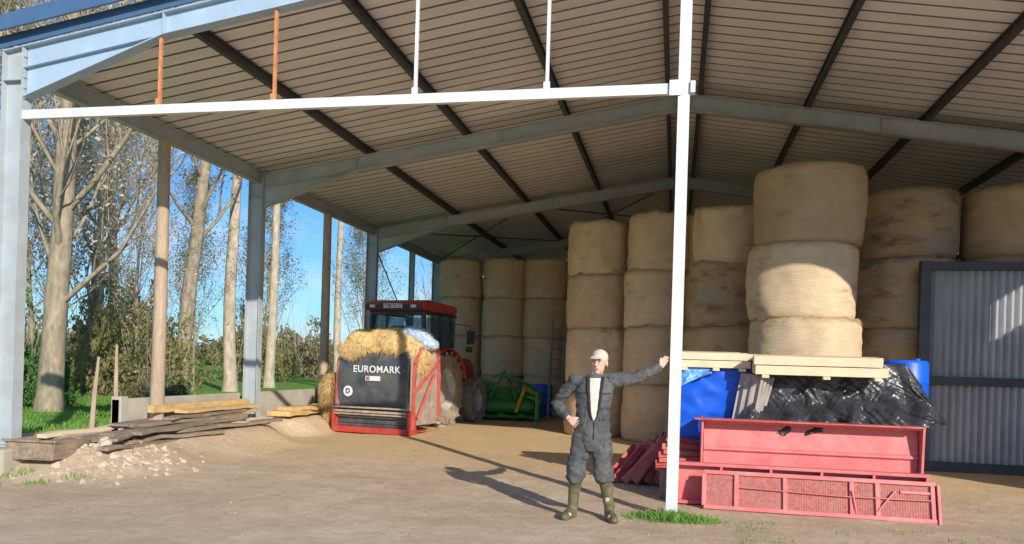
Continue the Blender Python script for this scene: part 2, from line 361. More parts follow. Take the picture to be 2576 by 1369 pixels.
for sgn in(-1,1):
    for X in(.28,2.1,4.0,5.95):
        mb=MB(); x=sgn*X; mb.ibeam((x,8.64,zt(x)+.085),(x,32.7,zt(x)+.085),.15,.075)
        for Y in FY[1:4]: mb.box((x+.05,Y,zt(x)+.06),(.012,.12,.12)); mb.box((x,Y+.5,zt(x)+.08),(.085,.3,.10))
        bp(mb,'purlin',['steeldark'])  # purlins near-black: shade under the roof put into their base colour
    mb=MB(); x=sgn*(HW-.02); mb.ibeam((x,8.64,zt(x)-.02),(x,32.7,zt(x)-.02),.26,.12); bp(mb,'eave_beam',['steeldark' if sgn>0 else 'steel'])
    mb=MB(); prof=[];y=8.62
    while y<32.9:
        prof+=[(y,0),(y+.250,0),(y+.260,.04),(y+.285,.04)]; y+=.295
    X1=sgn*8.65; base=.175; stat=[0,.25,.5,.75,1]; vs=[]
    for s_ in stat:
        X=X1*s_
        for (yy,zz) in prof: vs.append((X,yy,zt(X)+base+zz+noise.noise(Vector((X,yy*.6,0)))*.006))
    n=len(prof)
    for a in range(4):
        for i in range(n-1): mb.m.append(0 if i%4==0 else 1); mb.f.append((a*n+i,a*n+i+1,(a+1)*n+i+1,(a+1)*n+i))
    mb.v=[tuple(q) for q in vs]; bp(mb,'roof',['roof','roofribshade'])
    mb=MB(); mb.bar((0,8.30,ZR+.42),(sgn*8.9,8.30,zt(8.9)+.42),.03,.17); mb.bar((0,8.42,ZR+.52),(sgn*8.9,8.42,zt(8.9)+.52),.26,.02)
    mb.bar((0,8.47,ZR+.285),(sgn*8.85,8.47,zt(8.85)+.285),.02,.15); bp(mb,'roof_fascia',['fascia'])
mb=MB(); mb.prismx([(8.3,ZR+.245),(33,ZR+.245),(33,ZR+.26),(8.3,ZR+.26)],-.25,.25); bp(mb,'ridge_cap',['fascia'])
mb=MB(); mb.ibeam((0,8.55,0),(0,8.55,ZR-.10),.14,.12,up=(0,1,0),t=.012); mb.box((0,8.55,.01),(.26,.26,.02))
mb.box((.09,8.5,4.5),(.05,.10,.12)); mb.box((-.09,8.47,4.5),(.12,.012,.16))
bp(mb,'centre_post',['post'])
mb=MB(); z=4.5
mb.box((-4.14,8.50,z),(8.0,.012,.11)); mb.box((-4.14,8.53,z+.05),(8.0,.06,.01)); mb.box((-4.14,8.53,z-.05),(8.0,.06,.01)); bp(mb,'gable_rail',['post'])
for X,mt in((-6.2,'rust'),(-4.69,'rust'),(-2.96,'post'),(-1.46,'post')):
    mb=MB(); mb.box((X,8.53,(z+zt(X)-.06)/2+.02),(.035,.035,zt(X)-.06-z-.05)); mb.box((X,8.5,z+.09),(.07,.01,.08)); bp(mb,'hanger_rod',[mt])
for Y,mt in((11.44,'polewood'),(17.6,'polewood'),(23.8,'steel')):
    mb=MB(); 
    if mt=='polewood': mb.tube([(-8.2,Y,.1),(-8.2+.01,Y,2),(-8.2,Y+.01,3.6),(-8.2,Y,zt(8.2)-.15)],[.115,.105,.10,.095],14)
    else: mb.ibeam((-8.2,Y,.2),(-8.2,Y,zt(8.2)-.15),.16,.12,up=(1,0,0))
    bp(mb,'intermediate_post',[mt],smooth=True)
mb=MB()
for a,b_ in(((-8.1,20.7,zt(8.1)-.05),(-4,26.5,zt(4)-.05)),((-4,20.7,zt(4)-.05),(-8.1,26.5,zt(8.1)-.05)),((-4,20.7,zt(4)-.05),(0,26.5,zt(0)-.05)),((0,20.7,zt(0)-.05),(-4,26.5,zt(4)-.05)),((-8.2,20.8,4.6),(-8.2,26.4,.6)),((0,26.6,6.2),(-1.5,32.5,4.8))):
    mb.tube([a,b_],.02,6)
bp(mb,'wind_bracing',['steeldark'])
def corr_sheet(mb,p0,du,L,z0,z1,pitch,amp,nrm):
    n=int(L/pitch*4); vs=[]
    for i in range(n+1):
        s_=L*i/n; o=amp*math.sin(2*math.pi*s_/pitch); 
        for z in(z0,z1): vs.append((p0[0]+du[0]*s_+nrm[0]*o,p0[1]+du[1]*s_+nrm[1]*o,z))
    mb.add(vs,[(2*i,2*i+2,2*i+3,2*i+1) for i in range(n)])
mb=MB(); corr_sheet(mb,(-8.4,32.85),(1,0),16.8,0,5.15,.2,.02,(0,1)); 
mb.add([(-8.4,32.9,5.1),(8.4,32.9,5.1),(0,32.9,6.55)],[(0,1,2)]); bp(mb,'rear_cladding',['steeldark'])
mb=MB(); corr_sheet(mb,(8.48,8.4),(0,1),24.4,0,4.5,.2,.02,(1,0)); corr_sheet(mb,(8.48,8.4),(0,1),1.5,4.5,5.15,.2,.02,(1,0)); bp(mb,'side_cladding',['corr'])
for Y in FY[:4]:
    mb=MB(); mb.box((0,0,.15),(.62,.6,.36)); 
    part(mb,'concrete_footing',['concrete'],None,loc=(-8.3,Y-.02,0),bevel=.03,label='weathered concrete footing block under a steel barn column',category='footing',group='concrete footings under the columns')
for y0,y1 in((10.75,14.2),(14.75,17.5),(17.8,20.3)):
    mb=MB(); mb.box((0,0,.42),(.14,y1-y0,.84)); mb.box((.01,-(y1-y0)/2+.08,.44),(.18,.16,.88))
    part(mb,'concrete_kerb_wall',['concrete'],None,loc=(-8.42,(y0+y1)/2,0),bevel=.01,label='low grey concrete wall panel between barn posts',category='low wall',group='low concrete wall panels')
pw=thing('corrugated_partition','grey corrugated steel partition in dark steel frame','metal wall',(4.0,14.35,0))
mb=MB(); mb.box((0.02,0,1.74),(.16,.14,3.48)); mb.box((2.15,0,3.40),(4.2,.13,.14)); mb.box((2.15,0,1.50),(4.2,.11,.14)); mb.box((2.15,0,.08),(4.2,.12,.16)); mb.box((4.2,0,1.7),(.12,.11,3.4))
part(mb,'frame',['steeldark'],pw,bevel=.008)
for a,b_ in((.16,1.43),(1.57,3.33)):
    mb=MB(); corr_sheet(mb,(.1,.03),(1,0),4.05,a,b_,.115,.032,(0,1)); part(mb,'corrugated_sheet',['corr'],pw,smooth=True)
# ------------------------------------------------------------ bales
def bale_mesh(seed,r=.68,h=1.2,mat='straw',nf=600):
    rr=random.Random(seed); mb=MB(); n=80; off=Vector((seed*7.3,0,0)); prof=[]
    K=24; vs=[]
    for i in range(K+1):
        z=h*i/K; e=min(z,h-z); f=1-.055*math.exp(-e/.04)+.03*math.sin(math.pi*z/h); prof.append((f,z))
    rows=[]
    for q in(.0,.3,.6,.85): rows.append((q*.94,0))
    rows+=prof
    for q in(.86,.6,.3,.0): rows.append((q*.94,h))
    for (f,z) in rows:
        for j in range(n):
            a=2*math.pi*j/n; p=Vector((math.cos(a),math.sin(a),z))
            d=noise.noise(Vector((p.x*1.3,p.y*1.3,z*1.1))+off)*.06+noise.noise(Vector((p.x*5,p.y*5,z*9))+off)*.020+noise.noise(Vector((p.x*14,p.y*14,z*30))+off)*.010
            zz=z+(noise.noise(Vector((p.x*f*3,p.y*f*3,z))+off)*.045+noise.noise(Vector((p.x*f*9,p.y*f*9,z))+off)*.03 if (z>h*.97) else 0)
            vs.append((r*f*p.x*(1+d),r*f*p.y*(1+d),zz))
    k=len(rows); fs=[(i*n+j,i*n+(j+1)%n,(i+1)*n+(j+1)%n,(i+1)*n+j) for i in range(k-1) for j in range(n)]
    mb.add(vs,fs)
    mb.c=1; P=[];N=[]
    for j in range(nf):
        a=rr.uniform(0,6.283); top=rr.random()<.85; z=h-rr.uniform(-.01,.06) if top else rr.uniform(0,.05)
        P.append((r*.98*math.cos(a),r*.98*math.sin(a),z)); N.append((math.cos(a)*.7,math.sin(a)*.7,.2 if top else -.3))
    fuzz(mb,P,N,1,.055,.0026,rr,.8)
    me=mb.mesh('straw_bale',[mat,'strawfuzz']); me.polygons.foreach_set('use_smooth',[True]*len(me.polygons)); return me
BM=[bale_mesh(s) for s in range(6)]; BO=[bale_mesh(s+20,mat='strawold',nf=1100) for s in range(3)]
def stack(x,y,nn,r,label,h=1.2,z0=0,tiltlast=0,jit=.04,bottom=1.0,B=None):
    z=z0
    for i in range(nn):
        o=mkobj('round_straw_bale',R.choice(B or BM),None,(x+R.uniform(-jit,jit),y+R.uniform(-jit,jit),z),(R.uniform(-.012,.012),R.uniform(-.012,.012),R.uniform(0,6.28)),label=label,category='straw bale',group='round straw bales stacked under the barn roof')
        s=r/.68*R.uniform(.97,1.03)*(bottom if i==0 else 1); o.scale=(s,s,h/1.2*1.02)
        if i==nn-1 and tiltlast: o.rotation_euler=(tiltlast[0],tiltlast[1],R.uniform(0,1)); o.scale[2]=tiltlast[2]; o.location.z+=tiltlast[3]
        z+=h
lab='round golden straw bale stacked upright in a column'
for X in(-6.75,-5.36,-4.03): stack(X,24.5,4,.67,lab)
stack(-2.7,24.5,4,.66,lab)
stack(-1.78,18.3,4,.69,lab); stack(-.42,17.6,4,.70,lab,h=1.21)
stack(.75,17.5,4,.69,lab)
stack(1.0,15.35,4,.69,'round brownish straw bale sagging in a leaning column',h=1.18,tiltlast=(.10,-.16,.86,.04),B=[BM[0],BM[1],BO[1]],jit=.06)
stack(2.03,13.7,4,.84,'large round straw bale in the tallest column',bottom=1.04)
stack(4.0,15.5,4,.84,'large weathered straw bale with greyish patches behind the partition',B=BO)
stack(5.75,15.55,4,.84,'large round straw bale behind the corrugated partition',z0=.03)
# ------------------------------------------------------------ trees
def branch(mb,p,d,Ln,r,n,seg,R,up=.15,wob=.18):
    pts=[Vector(p)];d=Vector(d).normalized()
    for i in range(seg):
        d=(d+Vector((R.uniform(-wob,wob),R.uniform(-wob,wob),R.uniform(-wob,wob)+up))).normalized(); pts.append(pts[-1]+d*Ln/seg)
    mb.tube(pts,[r*(1-i/(seg+.6)) for i in range(seg+1)],n,cap=False); return pts,d
def leaf(mb,p,s,R):
    g=R.uniform; s*=1.25
    ux,uy,uz=g(-s,s),g(-s,s),g(-s,s); vx,vy,vz=g(-s,s)*.8,g(-s,s)*.8,g(-s,s)*.8; x,y,z=p; o=len(mb.v)
    mb.v+=[(x-ux,y-uy,z-uz),(x+vx,y+vy,z+vz),(x+ux,y+uy,z+uz),(x-vx,y-vy,z-vz)]; mb.f.append((o,o+1,o+2,o+3)); mb.m.append(mb.c)
def tree(seed,H,r,start,nl,nleaf,ls,spread=.33,elev=.9,wav=.05):
    R=random.Random(seed); tb=MB(); cb=MB()
    pts=[Vector((0,0,-.3)),Vector((0,0,.15)),Vector((0,0,.6))]; rads=[r*1.5,r*1.25,r*1.05]; K=16; d=Vector((R.uniform(-.05,.05),R.uniform(-.05,.05),1))
    for i in range(1,K+1):
        d=(d+Vector((R.uniform(-wav,wav),R.uniform(-wav,wav),0))).normalized(); pts.append(pts[-1]+d*H/K); rads.append(r*(1-i/(K+.5))**.75*R.uniform(.94,1.06))
    tb.tube(pts,rads,12)
    tips=[]
    for i in range(nl):
        t=start+(1-start)*((i+R.random())/nl); k=t*K+2; a=int(min(K+1,k)); p=pts[a].lerp(pts[min(a+1,K+2)],k-a)
        az=i*2.4+R.uniform(-.4,.4); el=elev*R.uniform(.6,1.3); Ln=((1-t)*H*spread+1.2)*R.uniform(.6,1.25)
        dd=Vector((math.cos(az),math.sin(az),el)); rr=min(rads[a]*.36,.010+Ln*.0105)
        q,de=branch(tb,p,dd,Ln,rr,5,6,R)
        for j in range(6):
            s_=q[1+j%5].lerp(q[2+j%5],R.random()); d2=(de+Vector((R.uniform(-1,1),R.uniform(-1,1),R.uniform(-.3,.8)))).normalized()
            q2,d3=branch(tb,s_,d2,Ln*R.uniform(.3,.5),rr*.42,3,4,R)
            for m_ in range(4):
                s2=q2[1+m_].copy(); d4=(d3+Vector((R.uniform(-1,1),R.uniform(-1,1),R.uniform(-.5,.7)))).normalized()
                q3,_=branch(tb,s2,d4,Ln*.2+.3,max(.006,rr*.17),3,2,R); tips.append(q3)
    for q3 in tips:
        nn=int(nleaf*(.4+1.2*max(0,.5+noise.noise(q3[0]*.6)*1.5)))
        for _ in range(nn):
            p=q3[0].lerp(q3[-1],R.random())+Vector((R.gauss(0,.22),R.gauss(0,.22),R.gauss(0,.22))); leaf(cb,p,ls*R.uniform(.5,1.2),R)
    return tb,cb
TV=[]
for a,bk,lf in [((11,21,.30,.10,42,15,.045),'bark','leafpale'),((12,22,.28,.22,34,17,.05),'bark','leafgold'),((13,24,.26,.42,24,8,.055,.20),'barkpale','leafpale'),((14,13,.11,.12,28,20,.05),'bark','leafolive'),((15,15,.12,.10,30,16,.048,.34,1.2,.09),'bark','leafpale')]:
    tb,cb=tree(*a); TV.append((tb.mesh('trunk',[bk]),cb.mesh('crown',[lf])))
    TV[-1][0].polygons.foreach_set('use_smooth',[True]*len(TV[-1][0].polygons))
def plant(k,x,y,s,rz,label,tilt=(0,0)):
    t=thing('tree',label,'tree',(x,y,gh(x,y)-.05),(tilt[0],tilt[1],rz),'tall trees beside the barn'); t.scale=(s,s,s)
    mkobj('trunk',TV[k][0],t); mkobj('crown',TV[k][1],t)
L1='tall bare-branched tree with sparse pale autumn leaves'; L2='wispy many-branched tree with pale sunlit leaves'
plant(0,-15.7,17.6,1.0,.3,'thick-trunked tree with ivy and many bare twigs')
plant(1,-19.5,28.6,1.1,1.2,L1,(0,.05)); plant(2,-19.2,31.8,1.1,2.2,L1,(0,.02)); plant(2,-20.5,37.6,1.0,4.0,'slender pale-barked poplar in the meadow'); plant(2,-17.5,39.3,.8,1.0,'slender pale-barked poplar in the meadow')
plant(1,-27,33,1.0,3.1,L1); plant(1,-33,42,1.15,5.2,L1)
plant(3,-16.2,40,.7,1,'small leaning tree with olive leaves'); plant(3,-22,24,.95,2,'small tree with olive leaves'); plant(0,-18.5,60,.6,3,L1); plant(1,-14,50,.65,3,L1)
plant(3,-28,50,.9,5,'small tree with olive leaves')
plant(4,-22.5,27,1.0,.5,L2); plant(4,-20.8,23.2,.85,2.5,L2); plant(4,-19.4,25.6,.65,1.4,L2); plant(3,-20.5,31,.65,3.3,'small tree with olive leaves')
def bush(seed,n,ls,rx,rz,mat):
    R=random.Random(seed); lb=MB(); tb=MB(); off=Vector((seed*3.1,1,2)); c=0
    while c<n:
        p=Vector((R.uniform(-1,1),R.uniform(-1,1),R.uniform(0,1)))
        rr=math.sqrt(p.x**2+p.y**2+p.z**2); lim=.72+.5*noise.noise(p*2.2+off)+.25*noise.noise(p*5+off)
        if rr<lim and rr>lim*.3 and noise.noise(p*6+off*2)>-.15:
            leaf(lb,(p.x*rx,p.y*rx,p.z*rz),ls*R.uniform(.5,1.3),R); c+=1
    for i in range(40):
        a=R.uniform(0,6.28); branch(tb,(R.uniform(-.4,.4)*rx,R.uniform(-.4,.4)*rx,-.1),(math.cos(a)*.6,math.sin(a)*.6,1),rz*R.uniform(.7,1.4),.022,4,5,R)
    return tb.mesh('stem',['bark']),lb.mesh('foliage',[mat])
BV=[bush(1,8000,.055,1.8,2.6,'leafgreen'),bush(2,5200,.055,2.2,2.6,'leafolive'),bush(3,5200,.05,2.4,2.2,'leafdark')]
def pbush(k,x,y,s,rz,label,sz=1):
    t=thing('bush',label,'bush',(x,y,gh(x,y)-.05),(0,0,rz),'bushes and brambles under the trees'); t.scale=(s,s,s*sz)
    mkobj('stem',BV[k][0],t); mkobj('foliage',BV[k][1],t)
G='leafy dark green shrub beside a tree trunk'; O='olive-brown shrub under the trees'; D='tangle of brown brambles'
for k,x,y,s,sz in((0,-17.4,18.2,.95,1.35),(0,-19.5,21,.8,1.3),(2,-14.5,20,.3,1),(0,-15.6,22.2,.45,1),(1,-18.4,25.5,.85,1.5),(1,-21.5,27.5,1.1,1.8),(2,-17.2,24,.5,1),(2,-25,33,1.3,1.5),(1,-28,36,1.5,1.7),(1,-27,47,1.4,1.5),(2,-30,60,1.8,1.3),(2,-24,70,1.6,1.1),(1,-19,78,1.5,1),(2,-29,25,1.2,1.3),(1,-33,32,1.6,1.6),(2,-24.5,21.5,1.0,1.4),(1,-15.4,66,1.1,1)):
    pbush(k,x,y,s,x*3+y,(G,O,D)[k],sz)
Rw=random.Random(5); mb=MB()
for i in range(24000):
    x=Rw.uniform(-210,50); y=Rw.uniform(110,150); base=4+3.5*noise.noise(Vector((x*.05,0,0)))+3*noise.noise(Vector((x*.17,y*.1,5))); z=base*Rw.random()**.7
    leaf(mb,(x,y,z),.5*Rw.uniform(.5,1.3),Rw)
part(mb,'distant_woodland',['leafdark'],None,label='hazy line of mixed trees beyond the meadow',category='woodland',kind='stuff')
# grass
Rg=random.Random(9); mb=MB()
def blade(x,y,h,w=.006):
    z=gh(x,y); a=Rg.uniform(0,6.28); dx,dy=math.cos(a)*w,math.sin(a)*w; lx,ly=Rg.gauss(0,.35)*h,Rg.gauss(0,.35)*h
    mb.add([(x-dx,y-dy,z-.01),(x+dx,y+dy,z-.01),(x+dx*.6+lx*.4,y+dy*.6+ly*.4,z+h*.6),(x+lx,y+ly,z+h)],[(0,1,2),(0,2,3)])
for i in range(1300):
    a=Rg.gauss(0,.28); b_=Rg.gauss(0,.10); blade(.0+a,8.36+b_,Rg.uniform(.03,.12)*(1-min(.7,abs(a))),.004)
for i in range(4500):
    x=Rg.uniform(-9.5,-6.9);y=Rg.uniform(6.8,8.4)
    if noise.noise(Vector((x*1.5,y*1.5,0)))>-.05: blade(x,y,Rg.uniform(.02,.07),.005)
for i in range(4500):
    x=Rg.uniform(.6,5);y=Rg.uniform(6.3,8.6)
    if noise.noise(Vector((x*1.8,y*1.8,4)))>.08: blade(x,y,Rg.uniform(.01,.04),.004)
for i in range(16000):
    x=Rg.uniform(-20,-9.0);y=Rg.uniform(9,30); blade(x,y,Rg.uniform(.04,.14),.012)
part(mb,'grass',['grass'],None,label='tufts of green grass on bare soil',category='grass',kind='stuff')
mb=MB()
for i in range(16000):
    x=Rg.uniform(-7,3.8); y=Rg.uniform(6.8,20); 
    if Rg.random()>sst(7,13,y)+.22+.5*max(0,noise.noise(Vector((x,y,0)))): continue
    z=gh(x,y)+.006; a=Rg.uniform(0,6.28); l=Rg.uniform(.02,.07); dx,dy=math.cos(a),math.sin(a)
    mb.add([(x-dx*l,y-dy*l,z),(x+dy*.003,y-dx*.003,z+.006),(x+dx*l,y+dy*l,z+.004),(x-dy*.003,y+dx*.003,z+.006)],[(0,1,2,3)])
part(mb,'scattered_straw',['strawfuzz'],None,label='loose straw scattered on the earth floor',category='straw',kind='stuff')
# rubble
Rr=random.Random(3); mb=MB()
def rock(mb,x,y,s):
    k=Vector((Rr.random()*9,Rr.random()*9,0)); o=len(mb.v); mb.ell((x,y,gh(x,y)-s*.1),(s*Rr.uniform(.7,1.4),s*Rr.uniform(.7,1.4),s*.45),8,(Rr.random(),Rr.random(),Rr.random()))
    for i in range(o,len(mb.v)):
        p=Vector(mb.v[i]); q=p-Vector((x,y,gh(x,y))); mb.v[i]=tuple(p+q*noise.noise(q/s*1.3+k)*.8)
for i in range(330):
    x=-7.15+Rr.gauss(0,.34); y=9.2+Rr.gauss(0,.5); rock(mb,x,y,Rr.choice((.012,.015,.02,.025,.035,.05)))
for i in range(300):
    x=Rr.uniform(-8,3.5); y=Rr.uniform(6.3,12); rock(mb,x,y,Rr.choice((.004,.007,.010)))
part(mb,'rubble',['stone'],None,label='pale limestone rubble and soil on the bank',category='rubble',kind='stuff')
for x,y,s in((-7.85,9.15,.15),(-7.6,9.0,.11),(-7.5,9.35,.12),(-7.3,9.15,.09),(-7.75,8.75,.09)):
    mb=MB(); k=Vector((x*9,y,0)); mb.ell((0,0,0),(s,s*.8,s*.6),14)
    mb.v=[tuple(Vector(p)*(1+.5*noise.noise(Vector(p)/s*1.2+k))) for p in mb.v]
    part(mb,'rock',['stone'],None,loc=(x,y,gh(x,y)+s*.25),smooth=True,label='pale broken limestone rock on the soil bank',category='rock',group='limestone rocks')
for i,(x,y,z,l,w_,h_,rz,ry,mt) in enumerate([(-7.75,10.3,.36,3.4,.24,.06,.05,0,'woodgrey'),(-7.5,10.8,.36,3.2,.20,.05,-.06,0,'woodgrey'),(-7.6,11.3,.42,3.6,.22,.05,.02,.01,'woodgrey'),(-7.85,11.9,.42,3.5,.2,.05,.08,0,'woodgrey'),(-7.7,11.6,.48,3.0,.25,.05,-.03,0,'woodgrey'),(-7.45,11.0,.42,2.6,.16,.05,.14,0,'woodgrey'),(-7.75,12.2,.54,2.6,.18,.04,.1,0,'woodgrey'),(-8.0,10.2,.45,2.6,.15,.05,-.04,.03,'wood'),(-7.4,12.3,.36,3.0,.2,.05,-.06,0,'woodgrey'),(-7.9,12.8,.60,2.4,.22,.05,.02,0,'woodgold'),(-8.1,12.6,.62,2.9,.1,.12,.0,0,'woodgold'),(-7.6,13.4,.36,1.6,.25,.04,.2,0,'wood'),(-7.9,13.2,.48,1.8,.24,.06,.12,.02,'woodgold'),(-7.25,9.9,.26,2.0,.16,.05,.1,-.03,'woodgrey'),(-7.95,16.0,.36,2.2,.5,.10,.06,0,'woodgold'),(-7.8,15.9,.46,1.6,.3,.08,-.1,0,'woodgold'),(-7.3,10.6,.31,2.2,.12,.05,-.12,0,'woodgrey'),(-7.45,9.9,.40,1.5,.14,.04,.3,.03,'woodgrey'),(-8.0,11.0,.5,2.0,.3,.03,.2,0,'woodgrey')]):
    mb=MB(); K=8; vs=[]
    for k in range(K+1):
        yy=-l/2+l*k/K; dz=noise.noise(Vector((i,k*.5,0)))*.03; ww=w_*(1+.12*noise.noise(Vector((i,k,5)))) 
        vs+=[(-ww/2,yy,dz),(ww/2,yy,dz),(ww/2,yy,dz+h_),(-ww/2,yy,dz+h_)]
    fs=[(k*4+j,(k+1)*4+j,(k+1)*4+(j+1)%4,k*4+(j+1)%4) for k in range(K) for j in range(4)]+[(0,1,2,3),(4*K+3,4*K+2,4*K+1,4*K)]
    mb.add(vs,fs)
    lb={'woodgrey':'weathered grey-brown plank on a timber pile','woodgold':'golden yellow timber beam by the low wall','wood':'pale sawn timber board on the pile'}[mt]
    part(mb,'timber_plank',[mt],None,loc=(x,y,z),rot=(ry,0,rz),bevel=.004,label=lb,category='plank',group='planks piled on the bank')
mb=MB(); mb.prism([(-.3,0),(.3,0),(.34,.24),(.31,.24),(.27,.03),(-.27,.03),(-.31,.24),(-.34,.24)],-.35,.35); mb.box((0,-.34,.12),(.58,.02,.22)); mb.box((0,.34,.12),(.58,.02,.22)); mb.box((0,-.36,.235),(.72,.04,.03))
part(mb,'metal_trough',['woodgrey'],None,loc=(-7.80,8.75,.20),rot=(0,0,.1),bevel=.006,label='small rusty brown metal trough beside the column footing',category='trough')
for x,y,h_,tx in((-8.95,10.9,1.15,.04),(-8.9,11.4,1.35,-.06),(-9.7,9.9,.9,.02)):
    mb=MB(); mb.tube([(0,0,-.2),(.01,0,h_*.5),(.03,.02,h_)],[.042,.036,.02],7); part(mb,'wooden_stake',['polewood'],None,loc=(x,y,gh(x,y)),rot=(0,tx,0),smooth=True,label='short weathered wooden fence stake in the grass',category='stake',group='fence stakes in the grass')
# ------------------------------------------------------------ tractor
HD=-rad(9.5)
tr=thing('tractor','red farm tractor with dark cab, seen from behind under the barn','tractor',(-6.42,18.7,0),(0,0,HD))
def wheel(parent,x,y,r,w_,side):
    e=mkobj('wheel',None,parent,(x,y,r))
    mb=MB(); h=w_/2; prof=[(r*.56,-h*.8),(r*.8,-h),(r*.93,-h*.95),(r*.965,-h*.6),(r*.975,0),(r*.965,h*.6),(r*.93,h*.95),(r*.8,h),(r*.56,h*.8)]
    mb.lathe(prof,(0,0,0),'x',40,close=True)
    for i in range(20):
        for s_ in(-1,1):
            a=2*math.pi*(i+.25*s_)/20; c=Vector((s_*h*.48,r*.985*math.cos(a),r*.985*math.sin(a))); rd=Vector((0,math.cos(a),math.sin(a))); tg=Vector((0,-math.sin(a),math.cos(a)))
            mb.obox(c,[Vector((1,0,0))+tg*s_*.7,rd.cross(Vector((1,0,0))+tg*s_*.7),rd],[h*.6,.028,.035])
    part(mb,'tyre',['tyre'],e,smooth=True)
    mb=MB(); mb.lathe([(r*.1,h*.35*side),(r*.3,h*.3*side),(r*.45,h*.1*side),(r*.57,h*.75*side),(r*.58,h*.8*side),(r*.58,-h*.8*side),(r*.1,-h*.7*side)],(0,0,0),'x',28)
    for i in range(8): a=i*.785; mb.box((h*.36*side,r*.22*math.cos(a),r*.22*math.sin(a)),(.03,.03,.03))
    part(mb,'rim',['rim'],e,smooth=True)
for s in(-1,1): wheel(tr,s*.83,0,.9,.5,s); wheel(tr,s*.76,2.2,.56,.34,s)
mb=MB(); mb.box((0,.9,.85),(.55,3.2,.5)); mb.box((0,0,.9),(1.3,.3,.3)); mb.box((0,2.2,.56),(1.3,.16,.18)); mb.box((0,-.45,.75),(.5,.35,.5)); 
for s in(-1,1): mb.tube([(s*.42,-.4,.5),(s*.42,-1.3,.45)],.035,8); mb.tube([(s*.42,-.5,1.2),(s*.42,-1.0,.47)],.025,8); mb.tube([(s*.3,-.3,1.25),(s*.42,-.6,1.15)],.04,8)
mb.tube([(0,-.5,1.0),(0,-1.35,1.0)],.035,8); part(mb,'chassis',['grey'],tr,bevel=.01)
mb=MB(); mb.prismx([(.95,1.0),(3.0,1.0),(3.1,1.2),(3.03,1.5),(2.8,1.66),(.95,1.78)],-.38,.38); part(mb,'bonnet',['tred'],tr,bevel=.04)
mb=MB(); mb.box((.48,1.3,2.1),(.07,.09,.9)); mb.tube([(.48,1.3,1.6),(.48,1.3,2.65)],.045,10); part(mb,'exhaust_pipe',['black'],tr)
for s in(-1,1):
    mb=MB(); pts=[]
    for k in range(9):
        a=rad(15+k*18); pts.append((math.cos(a)*1.02,.9+math.sin(a)*1.02))
    inn=[( p[0]*.965,.9+(p[1]-.9)*.965) for p in pts][::-1]
    mb.prismx(pts+inn,s*.58,s*1.10); mb.box((s*.6,0,1.45),(.04,1.3,.8)); mb.box((s*1.0,-.78,1.62),(.16,.05,.12))
    part(mb,'fender',['tred'],tr,bevel=.015)
mb=MB()
for s in(-1,1):
    mb.bar((s*.72,-.62,1.35),(s*.70,-.68,2.74),.08,.10,up=(0,1,0)); mb.bar((s*.76,.1,1.3),(s*.73,.1,2.74),.06,.07,up=(0,1,0)); mb.bar((s*.62,1.05,1.3),(s*.62,.9,2.74),.06,.07,up=(0,1,0)); mb.box((s*.72,.2,1.35),(.08,1.6,.12)); mb.box((s*.72,.15,2.72),(.08,1.7,.08))
mb.box((0,-.64,1.33),(1.44,.08,.16)); mb.box((0,-.68,2.7),(1.44,.08,.1)); mb.box((0,1.0,1.45),(1.24,.08,.5)); mb.box((0,-.66,2.0),(1.3,.03,.035)); mb.box((0,.2,1.28),(1.3,1.6,.06))
mb.box((0,.75,1.75),(.5,.2,.5)); part(mb,'cab_frame',['black'],tr,bevel=.012)
mb=MB(); mb.box((0,-.655,2.02),(1.36,.008,1.3)); 
for s in(-1,1): mb.box((s*.735,.2,2.02),(.008,1.55,1.3))
mb.box((0,.97,2.15),(1.2,.008,1.1)); part(mb,'cab_window',['glass'],tr)
mb=MB(); mb.prismx([(-.86,2.76),(.9,2.76),(.95,2.86),(.85,2.97),(-.6,3.02),(-.84,2.96),(-.9,2.86)],-.82,.82); part(mb,'cab_roof',['tred'],tr,bevel=.05)
mb=MB(); mb.box((0,-.9,2.84),(1.5,.03,.10)); part(mb,'roof_light_bar',['black'],tr)
for s in(-1,1):
    mb=MB(); mb.box((s*.55,-.925,2.85),(.16,.03,.08)); mb.c=1; mb.box((s*.55,-.943,2.85),(.13,.008,.06)); part(mb,'work_light',['grey','white'],tr,bevel=.004)
mb=MB(); mb.box((0,-.925,2.86),(.50,.012,.10)); part(mb,'number_plate',['white'],tr)
def text(s,size,loc,rot,mat,parent,name='lettering',ext=.004,bold=.0,sx=1):
    c=bpy.data.curves.new('t','FONT'); c.body=s; c.size=size; c.align_x='CENTER'; c.align_y='CENTER'; c.extrude=ext; c.offset=bold; c.space_character=1.08
    o=bpy.data.objects.new('t',c); col.objects.link(o); dg=bpy.context.evaluated_depsgraph_get(); dg.update(); me=bpy.data.meshes.new_from_object(o.evaluated_get(dg)); bpy.data.objects.remove(o)
    me.materials.clear(); me.materials.append(M[mat]); r=mkobj(name,me,parent,loc,rot); r.scale=(sx,1,1); return r
text('7188 TR 27',.085,(0,-.934,2.86),(rad(90),0,0),'eye',tr,bold=.001)
mb=MB(); mb.box((0,.0,1.55),(.5,.5,.14)); mb.box((-.15,-.22,2.0),(.55,.13,.85)); part(mb,'seat',['blue'],tr,bevel=.05)
mb=MB(); mb.tube([(.75,.9,2.55),(1.15,.95,2.5),(1.2,.95,2.3)],.015,6); mb.box((1.2,.93,2.2),(.2,.05,.34)); mb.box((1.15,.95,1.9),(.16,.06,.14)); part(mb,'mirror',['black'],tr,bevel=.015)
mb=MB(); mb.tube([(.2,.6,1.85),(.0,.55,1.95)],.02,6); mb.lathe([(.17,0),(.2,0),(.2,.025),(.17,.025)],(0,.5,1.98),'z',20,close=True); part(mb,'steering_wheel',['black'],tr)
